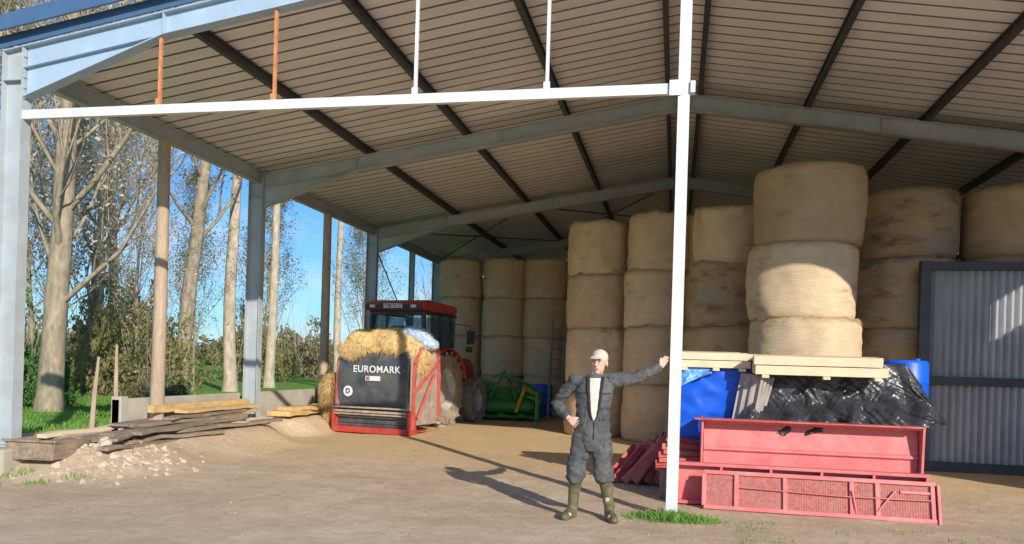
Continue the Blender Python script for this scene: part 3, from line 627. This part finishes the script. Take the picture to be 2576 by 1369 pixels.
# ------------------------------------------------------------ straw spreader
SPL=(-6.30,16.05,0)
sp=thing('straw_spreader','dark grey and red straw spreader hitched behind the tractor','farm implement',SPL,(0,0,HD))
hw=.9
prof=[(0.02,.56),(-.02,.75),(-.04,1.0),(-.03,1.3),(.0,1.52),(.08,1.68),(.2,1.80)]
mb=MB(); mb.prismx(prof+[(p[0]+.03,p[1]) for p in prof[::-1]],-hw+.02,hw-.06); part(mb,'rear_panel',['bpanel'],sp,smooth=True)
mb=MB(); mb.box((0,-.08,.545),(1.84,.20,.035)); mb.box((0,-.12,.46),(1.74,.05,.05)); mb.tube([(-.88,-.15,.40),(.88,-.15,.40)],.02,8); part(mb,'lower_bar',['rustbar'],sp,bevel=.006)
mb=MB(); mb.box((-.02,.03,.29),(1.7,.03,.32)); mb.box((-.02,.0,.22),(1.7,.03,.03)); part(mb,'lower_panel',['bpanel'],sp,bevel=.006)
mb=MB(); mb.box((0,-.10,.07),(1.86,.06,.13)); mb.box((0,.4,.05),(1.7,.9,.04))
for s in(-1,1): mb.prismx([(-.1,.0),(.25,.0),(.15,.55),(-.02,.55)],s*.9-.03,s*.9+.03); mb.box((s*.92,-.1,.25),(.07,.06,.5))
part(mb,'base_frame',['tred'],sp,bevel=.008)
for s in(-1,1):
    mb=MB(); mb.prismx([(.0,.5),(.0,1.5),(.18,1.82),(1.1,1.82),(1.35,1.3),(1.35,.45),(1.1,.2),(.2,.2)],s*.89-.02,s*.89+.02); part(mb,'side_plate',['rustbar'],sp)
    mb=MB(); mb.bar((s*.94,.02,.1),(s*.94,.06,1.5),.05,.09,up=(0,1,0)); mb.bar((s*.94,.06,1.5),(s*.94,.3,1.84),.05,.09,up=(0,1,0)); mb.bar((s*.94,.1,.9),(s*.94,1.2,1.6),.05,.07,up=(0,1,0)); mb.bar((s*.94,.3,1.84),(s*.94,1.15,1.84),.06,.08); mb.bar((s*.94,1.25,.3),(s*.94,1.15,1.84),.05,.08,up=(0,1,0)); mb.tube([(s*.98,.15,.35),(s*.98,.9,1.3)],.03,8); part(mb,'side_frame',['red'],sp,bevel=.006)
text('EUROMARK',.205,(.08,-.058,1.36),(rad(91),0,0),'white',sp,bold=.003)
mb=MB(); mb.box((-.0,-.062,1.17),(.36,.006,.10)); mb.c=1; mb.box((-.12,-.067,1.17),(.08,.005,.08)); part(mb,'label_plate',['white','red'],sp)
mb=MB(); mb.lathe([(.115,0),(.115,.006)],(0,0,0),'z',28); part(mb,'round_sticker',['white'],sp,loc=(-.62,-.036,.88),rot=(rad(92),0,0)); text('D',.15,(-.62,-.05,.88),(rad(92),0,0),'bpanel',sp,bold=.004)
def straw_heap(name,parts,loc,rot,label,seed,nf,L=.12,drip=None):
    mb=MB(); 
    for c,r in parts: mb.ell(c,r,24)
    me=voxel(mb,.035,2,name)
    P=[];N=[];off=Vector((seed,0,0))
    for v_ in me.vertices:
        n_=v_.normal; v_.co+=n_*(noise.noise(v_.co*4+off)*.06+noise.noise(v_.co*13+off)*.03)
        P.append(v_.co.copy()); N.append(n_.copy())
    me.materials.clear(); 
    rr=random.Random(seed); idx=[rr.randrange(len(P)) for _ in range(nf)]
    fb=MB(); fuzz(fb,[P[i] for i in idx],[N[i]+Vector((0,0,-.3)) for i in idx],1,L,.006,rr,.6)
    if drip:
        for _ in range(drip[0]):
            x=rr.uniform(drip[1],drip[2]); y=drip[3]+rr.gauss(0,.03); z=drip[4]+rr.uniform(-.05,.1); l=rr.uniform(.08,.32)*(1-abs((x-(drip[1]+drip[2])/2)/(drip[2]-drip[1])))
            fb.add([(x-.008,y,z),(x+.008,y,z),(x+rr.gauss(0,.04),y-rr.uniform(0,.05),z-l)],[(0,1,2)])
    a=len(me.vertices); vs=[tuple(p.co) for p in me.vertices]+fb.v; fs=[tuple(p.vertices) for p in me.polygons]+[tuple(i+a for i in f) for f in fb.f]
    m2=bpy.data.meshes.new(name); m2.from_pydata(vs,[],fs); m2.materials.append(M['strawgold']); m2.polygons.foreach_set('use_smooth',[True]*len(fs)); m2.update()
    return mkobj(name,m2,None,loc,rot,label=label,category='straw')
straw_heap('straw_load',[((0,.55,1.92),(.82,.5,.36)),((-.45,.25,1.95),(.42,.3,.26)),((.35,.35,1.90),(.5,.35,.30)),((.80,.5,1.6),(.2,.45,.38)),((-.6,.10,1.82),(.27,.15,.22))],SPL,(0,0,HD),'golden heap of loose straw overflowing the spreader',2,5000,.10,(1200,-.88,-.20,-.05,1.80))
straw_heap('straw_clump',[((0,0,.95),(.2,.22,.3)),((.02,.05,.7),(.16,.2,.3)),((.05,0,.45),(.1,.14,.25)),((0,.02,.25),(.1,.12,.22))],(-7.45,16.45,0),(0,0,HD),'shaggy brown straw clump hanging beside the spreader',4,3500,.16)
mb=MB(); mb.ell((0,0,0),(.38,.25,.18),20); mb.ell((.22,.05,-.1),(.3,.22,.15),20); me=voxel(mb,.02,1,'plastic_sheet',.03,7,3); me.materials.append(M['bag']); mkobj('plastic_sheet',me,None,(-5.50,16.45,2.12),(0,.25,HD),smooth=True,ang=180,label='crumpled pale blue plastic sheet lying on the straw',category='plastic sheet')
# ------------------------------------------------------------ green machine
gmn=thing('mower_header','green and yellow forage header parked on the straw floor','farm implement',(-4.75,22.0,0),(0,0,.1)); gmn.scale=(1.12,1.12,1.12)
mb=MB()
pts=[(-.35,.05),(.55,.05),(.7,.3),(.6,.75),(.5,.75),(.55,.35),(.45,.15),(-.3,.12)]
mb.prismx(pts,-.9,.9); mb.prismx([(-.35,.05),(.6,.05),(.6,.75),(.2,.7),(-.3,.25)],.88,.93); mb.prismx([(-.35,.05),(.6,.05),(.6,.75),(.2,.7),(-.3,.25)],-.93,-.88); mb.box((0,.35,.62),(1.2,.35,.3),(.3,0,0)); mb.lathe([(.1,-.8),(.16,-.7),(.16,.7),(.1,.8)],(0,-.05,.33),'x',20)
part(mb,'header_body',['green'],gmn,bevel=.01)
mb=MB(); mb.tube([(-.35,-.2,.5),(0,.1,1.2),(.35,-.2,.5)],.045,8); mb.tube([(0,.1,1.2),(.1,.6,.9)],.05,8); mb.tube([(.1,.1,1.1),(.7,.2,.85),(.85,.1,.5)],.045,8); mb.box((0,.1,1.1),(.3,.1,.15)); mb.box((-.5,.1,.9),(.5,.3,.12),(.2,.3,0)); part(mb,'mounting_frame',['green'],gmn)
mb=MB(); mb.prismx([(-.4,.04),(.3,.04),(.35,.35),(.1,.5),(-.3,.3)],-.99,-.94); part(mb,'end_plate',['yellow'],gmn)
mb=MB(); mb.tube([(.35,-.3,.2),(.45,-.28,.5),(.55,-.25,.8),(.75,-.1,.7)],.05,8); part(mb,'hydraulic_ram',['yellow'],gmn)
for X in(-.5,.0,.5):
    mb=MB(); mb.lathe([(.02,0),(.19,.02),(.19,.04),(.06,.1),(.02,.12)],(X,-.35,.08),'z',16)
    for k in range(6): a=k*1.047; mb.box((X+.2*math.cos(a),-.35+.2*math.sin(a),.1),(.1,.04,.012),(0,0,a))
    part(mb,'cutting_disc',['green'],gmn)
mb=MB(); mb.tube([(0,0,.02),(0,0,.85)],.035,8); mb.box((0,0,.015),(.25,.2,.03)); mb.tube([(-.25,.1,.75),(.1,0,.65)],.03,8); mb.tube([(0,0,.85),(-.2,.1,.9)],.03,8); part(mb,'parking_stand',['green'],None,loc=(-3.45,20.0,0),label='green steel parking stand with flat foot plate',category='stand')
mb=MB(); mb.lathe([(.28,0),(.3,.02),(.3,.3),(.31,.32),(.3,.34),(.3,.86),(.28,.9)],(0,0,0),'z',24); part(mb,'plastic_drum',['blue'],None,loc=(-3.85,23.3,0.1),smooth=True,label='dark blue plastic drum by the bales',category='barrel')
mb=MB()
for s in(-1,1): mb.bar((s*.2,0,0),(s*.2,0,3.0),.05,.09,up=(0,1,0))
for k in range(9): mb.tube([(-.2,0,.3+k*.3),(.2,0,.3+k*.3)],.016,6)
part(mb,'ladder',['grey'],None,loc=(-3.40,22.6,0),rot=(-.22,.12,.5),label='grey metal ladder leaning on the straw bales',category='ladder')
# ------------------------------------------------------------ red items in front
rf=thing('red_steel_barrier','long faded red steel frame with ribs on the ground','steel frame',(1.36,9.45,0),(0,0,0))
mb=MB(); mb.box((0,0,.47),(2.75,.12,.035)); mb.box((0,.06,.25),(2.7,.012,.44)); mb.box((0,0,.03),(2.75,.12,.035))
for k in range(6): mb.box((-1.36+k*.544,.0,.25),(.03,.11,.41))
part(mb,'panel',['pinkred'],rf,bevel=.004)
rg=thing('red_mesh_frame','faded red steel frame with rusty mesh infill leaning on its side','steel frame',(1.55,9.15,0),(-.30,0,-.02))
mb=MB(); Lx=1.2; mb.box((0,0,.42),(2*Lx,.05,.045)); mb.box((0,0,.025),(2*Lx,.06,.045)); 
for x in(-Lx,-.85,-.33,.36,.62,1.17): mb.box((x,0,.22),(.045,.045,.36))
mb.box((1.0,.0,.32),(.3,.03,.03)); mb.tube([(-.8,-.03,.26),(.3,-.03,.23),(1.15,-.03,.24)],.008,6)
mb.box((Lx+.02,.03,.2),(.03,.16,.42)); mb.tube([(.62,-.03,.1),(.8,-.03,.33)],.01,6); mb.tube([(.36,-.035,.3),(.4,-.03,.06)],.012,6)
part(mb,'frame',['pinkred'],rg,bevel=.004)
mb=MB(); mb.box((0,.01,.22),(2*Lx,.008,.36))
for k in range(96): x=-Lx+.025*k; mb.box((x,.006,.22),(.005,.006,.36))
part(mb,'mesh_infill',['mesh'],rg)
rp=thing('red_steel_trough','large faded red folded steel panel resting on the frames','steel panel',(1.53,9.75,0))
mb=MB(); prof=[(-.02,.38),(-.02,.60),(-.05,.62),(-.05,.645),(-.02,.665),(.02,.93),(-.14,.95),(-.14,.99),(.06,.99),(.06,.38)]
mb.prismx(prof,-1.18,1.18); part(mb,'side_panel',['pinkred'],rp,bevel=.006)
mb=MB(); mb.box((-.05,-.14,.985),(2.50,.16,.02)); mb.box((0,.3,.2),(2.1,.5,.36)); part(mb,'top_flange',['red'],rp,bevel=.004)
for s in(-1,1):
    mb=MB(); mb.prismx([(-.12,.36),(.4,.36),(.4,.99),(-.16,.99)],s*1.2-.012,s*1.2+.012); part(mb,'end_plate',['pinkred'],rp)
mb=MB()
for k in range(9):
    z=.09+k*.17
    for y in(-.45,0,.45): mb.box((0,y,z-.03),(1.7,.09,.09))
    for q in range(7): mb.box((-.75+q*.25,0,z+.035),(.2,1.05,.03))
part(mb,'pallet_stack',['woodgrey'],None,loc=(1.85,10.75,0),label='stack of brown wooden pallets beneath black plastic',category='pallets')
def cloth(name,f,nu,nv,mat,label,cat):
    vs=[f(i/nu,j/nv) for j in range(nv+1) for i in range(nu+1)]; fs=[(j*(nu+1)+i,j*(nu+1)+i+1,(j+1)*(nu+1)+i+1,(j+1)*(nu+1)+i) for j in range(nv) for i in range(nu)]
    me=bpy.data.meshes.new(name); me.from_pydata(vs,[],fs); me.materials.append(M[mat]); me.update(); return mkobj(name,me,smooth=True,ang=180,label=label,category=cat)
def tarpf(u,v):
    x=.86+u*2.0
    t=max(0,(v-.35)/.65)
    ph=u*30+4*noise.noise(Vector((u*4,v*1.2,0)))+3.2*t*math.sin(u*6+1)
    fold=(.6-abs(math.sin(ph*.5)))*1.2+noise.noise(Vector((u*11+t*2.5,v*3.0,2)))*1.1+(.4-abs(noise.noise(Vector((u*19-t*7,v*8,7)))))*.9+(.4-abs(noise.noise(Vector((u*32+t*9,v*15,4)))))*.35
    if v<.35:
        t=v/.35; y=11.3-t*1.15; z=1.69+noise.noise(Vector((u*7,t*5,1)))*.04; 
        if u>.9: z-=(u-.9)*2.6
    else:
        y=10.12-.09*t+fold*.062*t**.5; bot=.93-.05*math.sin(u*7)-.06*sst(.0,.2,u)*(1-sst(.3,.6,u))+.12*sst(.85,1,u)+.05*noise.noise(Vector((u*14,0,0))); z=1.69-(1.69-bot)*t
        x+=noise.noise(Vector((u*6,t*2.5,9)))*.09*t + (.20*t*sst(.7,1,u)) 
        if u>.9: y+=(u-.9)*3*(1-t)*.3; z-=(u-.9)*2.6*(1-t)
        y-=.26*sst(.5,1,t)
    return (x,y,z)
cloth('black_plastic_cover',tarpf,280,140,'tarp','crumpled shiny black plastic sheet draped over the pallet stack','plastic sheet')
def boards(name,loc,L_,D_,n,layers,th,rz,label,rx=0):
    mb=MB()
    for l in range(layers):
        for k in range(n):
            o1=R.uniform(-.05,.05); mb.box((o1,-D_/2+D_*(k+.5)/n,th*(l+.5)),(L_*R.uniform(.93,1.03),D_/n*.94,th*.92),(0,0,R.uniform(-.01,.01)))
    for q in(-.4,.05,.42): mb.box((L_*q,-D_/2-.006,-.015),(.08,.1,.035))
    return part(mb,name,['wood'],None,loc=loc,rot=(rx,0,rz),bevel=.006,label=label,category='timber')
boards('timber_board_stack',(1.64,10.06,1.535),1.50,.60,3,2,.115,-.02,'stack of pale sawn boards lying on the black plastic',.05)
boards('timber_board_stack',(.42,10.40,1.60),.85,.65,4,2,.095,.06,'stack of pale sawn boards lying on the blue crate',.05)
mb=MB(); mb.box((0,0,.80),(.95,.9,1.56)); 
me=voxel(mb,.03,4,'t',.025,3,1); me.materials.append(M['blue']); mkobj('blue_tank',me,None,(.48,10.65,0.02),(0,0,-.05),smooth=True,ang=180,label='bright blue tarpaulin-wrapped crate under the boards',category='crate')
def blt(u,v):
    x=.02+u*.42; t=v; y=10.13-.08*t+.04*math.sin(u*9+t*3)*t+.02*noise.noise(Vector((u*9,v*6,1))); z=1.58-(.06+.20*(1-u)**1.2)*t; return (x,y,z)
cloth('blue_tarpaulin',blt,40,20,'ltblue','loose blue tarpaulin flap, painted paler as if sunlit, over the blue crate','tarpaulin')
mb=MB(); mb.lathe([(.26,0),(.29,.02),(.29,.28),(.3,.3),(.29,.32),(.29,.6),(.3,.62),(.29,.64),(.29,.86),(.26,.9)],(0,0,0),'z',28); mb.lathe([(.04,.9),(.04,.93)],(.15,0,0),'z',12)
part(mb,'plastic_barrel',['blue'],None,loc=(2.95,11.3,.86),smooth=True,label='blue plastic barrel standing on a wooden crate',category='barrel')
mb=MB()
for k in range(5): mb.box((0,-.35,.09+k*.17),(.7,.02,.14)); mb.box((0,.35,.09+k*.17),(.7,.02,.14)); mb.box((.35,0,.09+k*.17),(.02,.7,.14)); mb.box((-.35,0,.09+k*.17),(.02,.7,.14))
mb.box((0,0,.84),(.72,.72,.03)); part(mb,'wooden_crate',['woodgrey'],None,loc=(2.72,11.3,0),label='slatted brown wooden crate behind the plastic sheet',category='crate')
for k in range(4):
    mb=MB(); corr_sheet(mb,(-.2,0),(1,0),.30,0,.58,.10,.018,(0,1)); part(mb,'fibre_cement_sheet',['fcement'],None,loc=(.86+.03*k,9.94+.05*k,.94),rot=(-.12,.12+.03*k,-.5),smooth=True,label='grey corrugated roofing sheet leaning on edge',category='roofing sheet',group='leaning roofing sheets')
for k in range(9):
    mb=MB(); l=.66+.12*((k*5)%4)/3; wd=.16+.07*((k*3)%4); mb.box((0,0,l/2),(.035,wd,l)); mb.box((-.05,wd/2,l/2),(.10,.025,l)); mb.box((-.05,-wd/2,l/2),(.10,.025,l)); mb.box((-.035,0,l-.05),(.04,wd-.04,.03))
    part(mb,'red_steel_channel',[('red','pinkred','mesh')[k%3]],None,loc=(-.78+.105*k,10.75+.10*((k*7)%3)-.02*k,.03),rot=(.10*((k*5)%3-1),rad(50-5*k+6*((k*3)%3)),rad(40-14*(k%4))),bevel=.006,label='dusty red steel channel leaning in a row beside the post',category='steel channel',group='red steel channels leaning together')
for k in range(4):
    mb=MB(); mb.box((0,0,.04),(.9,.14,.05)); mb.box((0,.06,.09),(.9,.02,.08)); part(mb,'red_steel_offcut',['red'],None,loc=(.25+.03*k,9.8+.12*k,.36+.06*k),rot=(0,.08*k-.1,.1*k),label='short red steel offcut lying on the frames',category='steel offcut',group='red steel offcuts')
mb=MB(); mb.box((0,0,.17),(.9,.6,.34)); mb.box((0,-.31,.17),(.8,.02,.2)); part(mb,'support_crate',['woodgrey'],None,loc=(.3,10.0,0),bevel=.01,label='low dark wooden crate under red steel offcuts',category='crate')
# ------------------------------------------------------------ person
pe=thing('person','man in dark overalls, beige cap and rubber boots leaning on post','person',(-.82,8.15,0))
shL=Vector((-.19,0,1.41)); elL=Vector((-.38,.09,1.16)); wrL=Vector((-.235,-.06,1.02)); shR=Vector((.20,.01,1.42)); elR=Vector((.43,.15,1.46)); wrR=Vector((.66,.31,1.57))
hc=Vector((.055,-.01,1.60)); yaw=-.25
def hand(mb,w_,d,side,thumb,curl=.0):
    d=d.normalized(); side=(side-d*side.dot(d)).normalized(); n_=d.cross(side)
    for k in range(4):
        o_=(k-1.5)*.020; b_=w_+side*o_*.5+d*.01; m_=w_+side*o_+d*.076
        mb.tube([b_,m_],[.019,.0145],8)
        l=(.060,.070,.066,.051)[k]; q=m_+d*l*.5+n_*curl*.25*l+side*o_*.12; e=q+d*l*.42+n_*curl*.8*l+side*o_*.15
        mb.tube([m_-d*.01,q,e],[.0095,.0090,.0075],8); mb.ell(e,(.0072,.0072,.0072),8)
    t0=w_+side*thumb*.018+d*.02; t1=w_+side*thumb*.045+d*.05; t2=w_+side*thumb*.058+d*.08
    mb.tube([t0,t1,t2],[.015,.0115,.009],8); mb.ell(t2,(.009,.009,.009),8)
bb=MB()
bb.rings([(0,0,.86,.14,.1),(0,0,1.0,.13,.09),(.0,0,1.2,.15,.1),(.01,0,1.35,.17,.1),(.02,0,1.43,.13,.08),(.03,0,1.47,.065,.065),(.04,0,1.56,.058,.062)])
for s,kx,fx in((-1,-.147,-.18),(1,.133,.2)): bb.tube([(s*.085,0,.9),(kx,-.02,.47),(fx,.01,.1),(fx,0,.05)],[.08,.055,.04,.04],12); bb.ell((fx+s*.02,-.06,.05),(.04,.11,.035),12)
bb.tube([shL,elL,wrL],[.055,.042,.03],12); bb.tube([shR,elR,wrR],[.055,.042,.03],12)
hand(bb,wrR,Vector((.40,.30,.70)),Vector((-.5,-.5,.3)),1,.3)
hand(bb,wrL,Vector((.75,-.35,-.45)),Vector((.2,.2,.7)),1,.5)
def H(x,y,z):
    v_=Vector((x,y,z)); v_.rotate(Euler((0,0,yaw))); return hc+v_
bb.ell(H(0,.01,.03),(.076,.094,.098),20); bb.ell(H(0,-.012,-.045),(.060,.076,.078),16); bb.ell(H(0,-.055,-.098),(.03,.028,.022),12)
bb.tube([H(0,-.085,.018),H(0,-.105,-.018),H(0,-.112,-.032)],[.009,.013,.014],8); bb.ell(H(0,-.1,-.036),(.018,.012,.009),8)
bb.ell(H(0,-.08,.03),(.055,.015,.012),12); bb.ell(H(.035,-.068,-.02),(.02,.016,.018),10); bb.ell(H(-.035,-.068,-.02),(.02,.016,.018),10); bb.ell(H(0,-.083,-.067),(.024,.010,.012),10)
for s in(-1,1): bb.ell(H(s*.078,.012,-.012),(.012,.02,.034),10)
me=voxel(bb,.0055,2,'body'); me.materials.append(M['skin']); body=mkobj('body',me,pe,smooth=True,ang=180)
for s in(-1,1):
    mb=MB(); mb.ell(H(s*.03,-.083,.006),(.011,.006,.004),10); part(mb,'eye',['eye'],pe,smooth=True)
    mb=MB(); mb.tube([H(s*.014,-.094,.022),H(s*.032,-.092,.027),H(s*.05,-.08,.02)],.004,6); part(mb,'eyebrow',['hair'],pe)
mb=MB(); mb.tube([H(-.022,-.090,-.066),H(0,-.096,-.064),H(.022,-.090,-.066)],.005,6); part(mb,'mouth',['lip'],pe,smooth=True)
mb=MB(); mb.ell(H(0,.03,.02),(.082,.084,.075),18); mb.ell(H(0,.05,-.03),(.068,.055,.05),14); hm=voxel(mb,.008,2,'hair'); hm.materials.append(M['hair']); mkobj('hair',hm,pe,smooth=True,ang=180)
mb=MB(); mb.ell(H(0,.008,.055),(.087,.104,.082),24); mb.tube([H(-.05,-.085,.052),H(0,-.1,.058),H(.05,-.085,.052)],.012,8)
for k in range(9):
    t=(k-4)/4; mb.tube([H(t*.062,-.08,.052),H(t*.058,-.155+.03*t*t,.036)],[.008,.005],6)
cm=voxel(mb,.006,2,'cap'); cm.materials.append(M['cap'])
mkobj('cap',cm,pe,smooth=True,ang=180)
ob=MB()
ob.rings([(0,0,.70,.12,.105),(0,.005,.80,.172,.125),(0,0,.90,.18,.132),(0,0,1.02,.165,.125),(.0,0,1.12,.165,.125),(.01,0,1.28,.185,.132),(.02,0,1.38,.188,.118),(.02,0,1.43,.15,.098),(.03,.0,1.475,.085,.082)],28)
for s,kx,fx in((-1,-.147,-.18),(1,.133,.2)):
    ob.tube([(s*.09,0,.86),(s*.10+.0,0,.74),(kx*.97,-.03,.56),(kx,-.03,.46),(kx+(fx-kx)*.2,-.01,.40),(kx+(fx-kx)*.3,0,.37)],[.105,.102,.092,.096,.090,.06],18)
for a_,e_,w_ in((shL,elL,wrL),(shR,elR,wrR)):
    ob.tube([a_.lerp(Vector((0,0,1.38)),.35),a_,a_.lerp(e_,.5),e_,e_.lerp(w_,.5),e_.lerp(w_,.95)],[.070,.073,.066,.062,.056,.044],16)
om=voxel(ob,.0095,3,'overalls',.024,6.5,2); om.materials.append(M['overall']); ovo=mkobj('overalls',om,pe,smooth=True,ang=180)
bvh=BVHTree.FromPolygons([v_.co.copy() for v_ in om.vertices],[tuple(p.vertices) for p in om.polygons])
def onto(x,z,off):
    h=bvh.ray_cast(Vector((x,-1,z)),Vector((0,1,0))); 
    return Vector((x,(h[0].y if h[0] else -.1)-off,z))
def patch(name,mat,fl,fr,z0,z1,off,nu=14,nv=30):
    vs=[];
    for j in range(nv+1):
        z=z0+(z1-z0)*j/nv
        for i in range(nu+1):
            x=fl(z)+(fr(z)-fl(z))*i/nu; vs.append(tuple(onto(x,z,off*math.sin(math.pi*i/nu)**.5 if 0<i<nu else -.004)))
    fs=[(j*(nu+1)+i,j*(nu+1)+i+1,(j+1)*(nu+1)+i+1,(j+1)*(nu+1)+i) for j in range(nv) for i in range(nu)]
    mb=MB(); mb.add(vs,fs); return part(mb,name,[mat],pe,smooth=True)
wv=lambda z: .006+.070*max(0,(z-1.02)/.44)**.55
patch('shirt','shirt',lambda z:.02-wv(z)*.85,lambda z:.035+wv(z)*.75,1.02,1.44,.006)
for s in(-1,1):
    mb=MB(); pts=[onto(.028+s*(wv(z)*.85+.010),z,.008) for z in [1.02+.048*k for k in range(10)]]; mb.tube(pts,[.008+.0014*k for k in range(10)],6); part(mb,'collar_edge',['overalldark'],pe,smooth=True)
mb=MB(); mb.tube([onto(.03,z,.004) for z in(.82,.88,.94,1.0)],.006,6); part(mb,'zip',['overalldark'],pe)
for x0 in(-.13,.10):
    mb=MB(); vs=[onto(x0+.09*i/4,1.20+.09*j/4,.006) for j in range(5) for i in range(5)]; mb.add(vs,[(j*5+i,j*5+i+1,(j+1)*5+i+1,(j+1)*5+i) for j in range(4) for i in range(4)]); part(mb,'chest_pocket',['overall'],pe)
    mb=MB(); mb.tube([onto(x0,1.29,.008),onto(x0+.045,1.285,.009),onto(x0+.09,1.29,.008)],.005,6); part(mb,'pocket_flap',['overalldark'],pe)
for s,kx,fx in((-1,-.147,-.18),(1,.133,.2)):
    mb=MB(); x1=kx+(fx-kx)*.2
    mb.tube([(x1,-.01,.405),(x1+(fx-x1)*.3,0,.34),(x1+(fx-x1)*.7,.015,.2),(fx,.02,.12),(fx,.02,.06)],[.069,.066,.056,.052,.052],18)
    a=.35*s; d=Vector((math.sin(a),-math.cos(a),0)); c=Vector((fx,.0,0))
    for t,r_,h_ in((.0,.048,.06),(.05,.048,.055),(.10,.05,.048),(.15,.047,.04),(.185,.038,.034)):
        p=c+d*t; mb.ell((p.x,p.y,h_*.95),(r_,r_*1.1,h_),14)
    mb.ell((fx,.04,.045),(.043,.045,.045),12)
    for t in(0.02,.08,.14): p=c+d*t; mb.box((p.x,p.y,.012),(.085,.10,.024),(0,0,a))
    bm_=voxel(mb,.007,2,'rubber_boot',.006,7,4); bm_.materials.append(M['boot']); mkobj('rubber_boot',bm_,pe,smooth=True,ang=180)
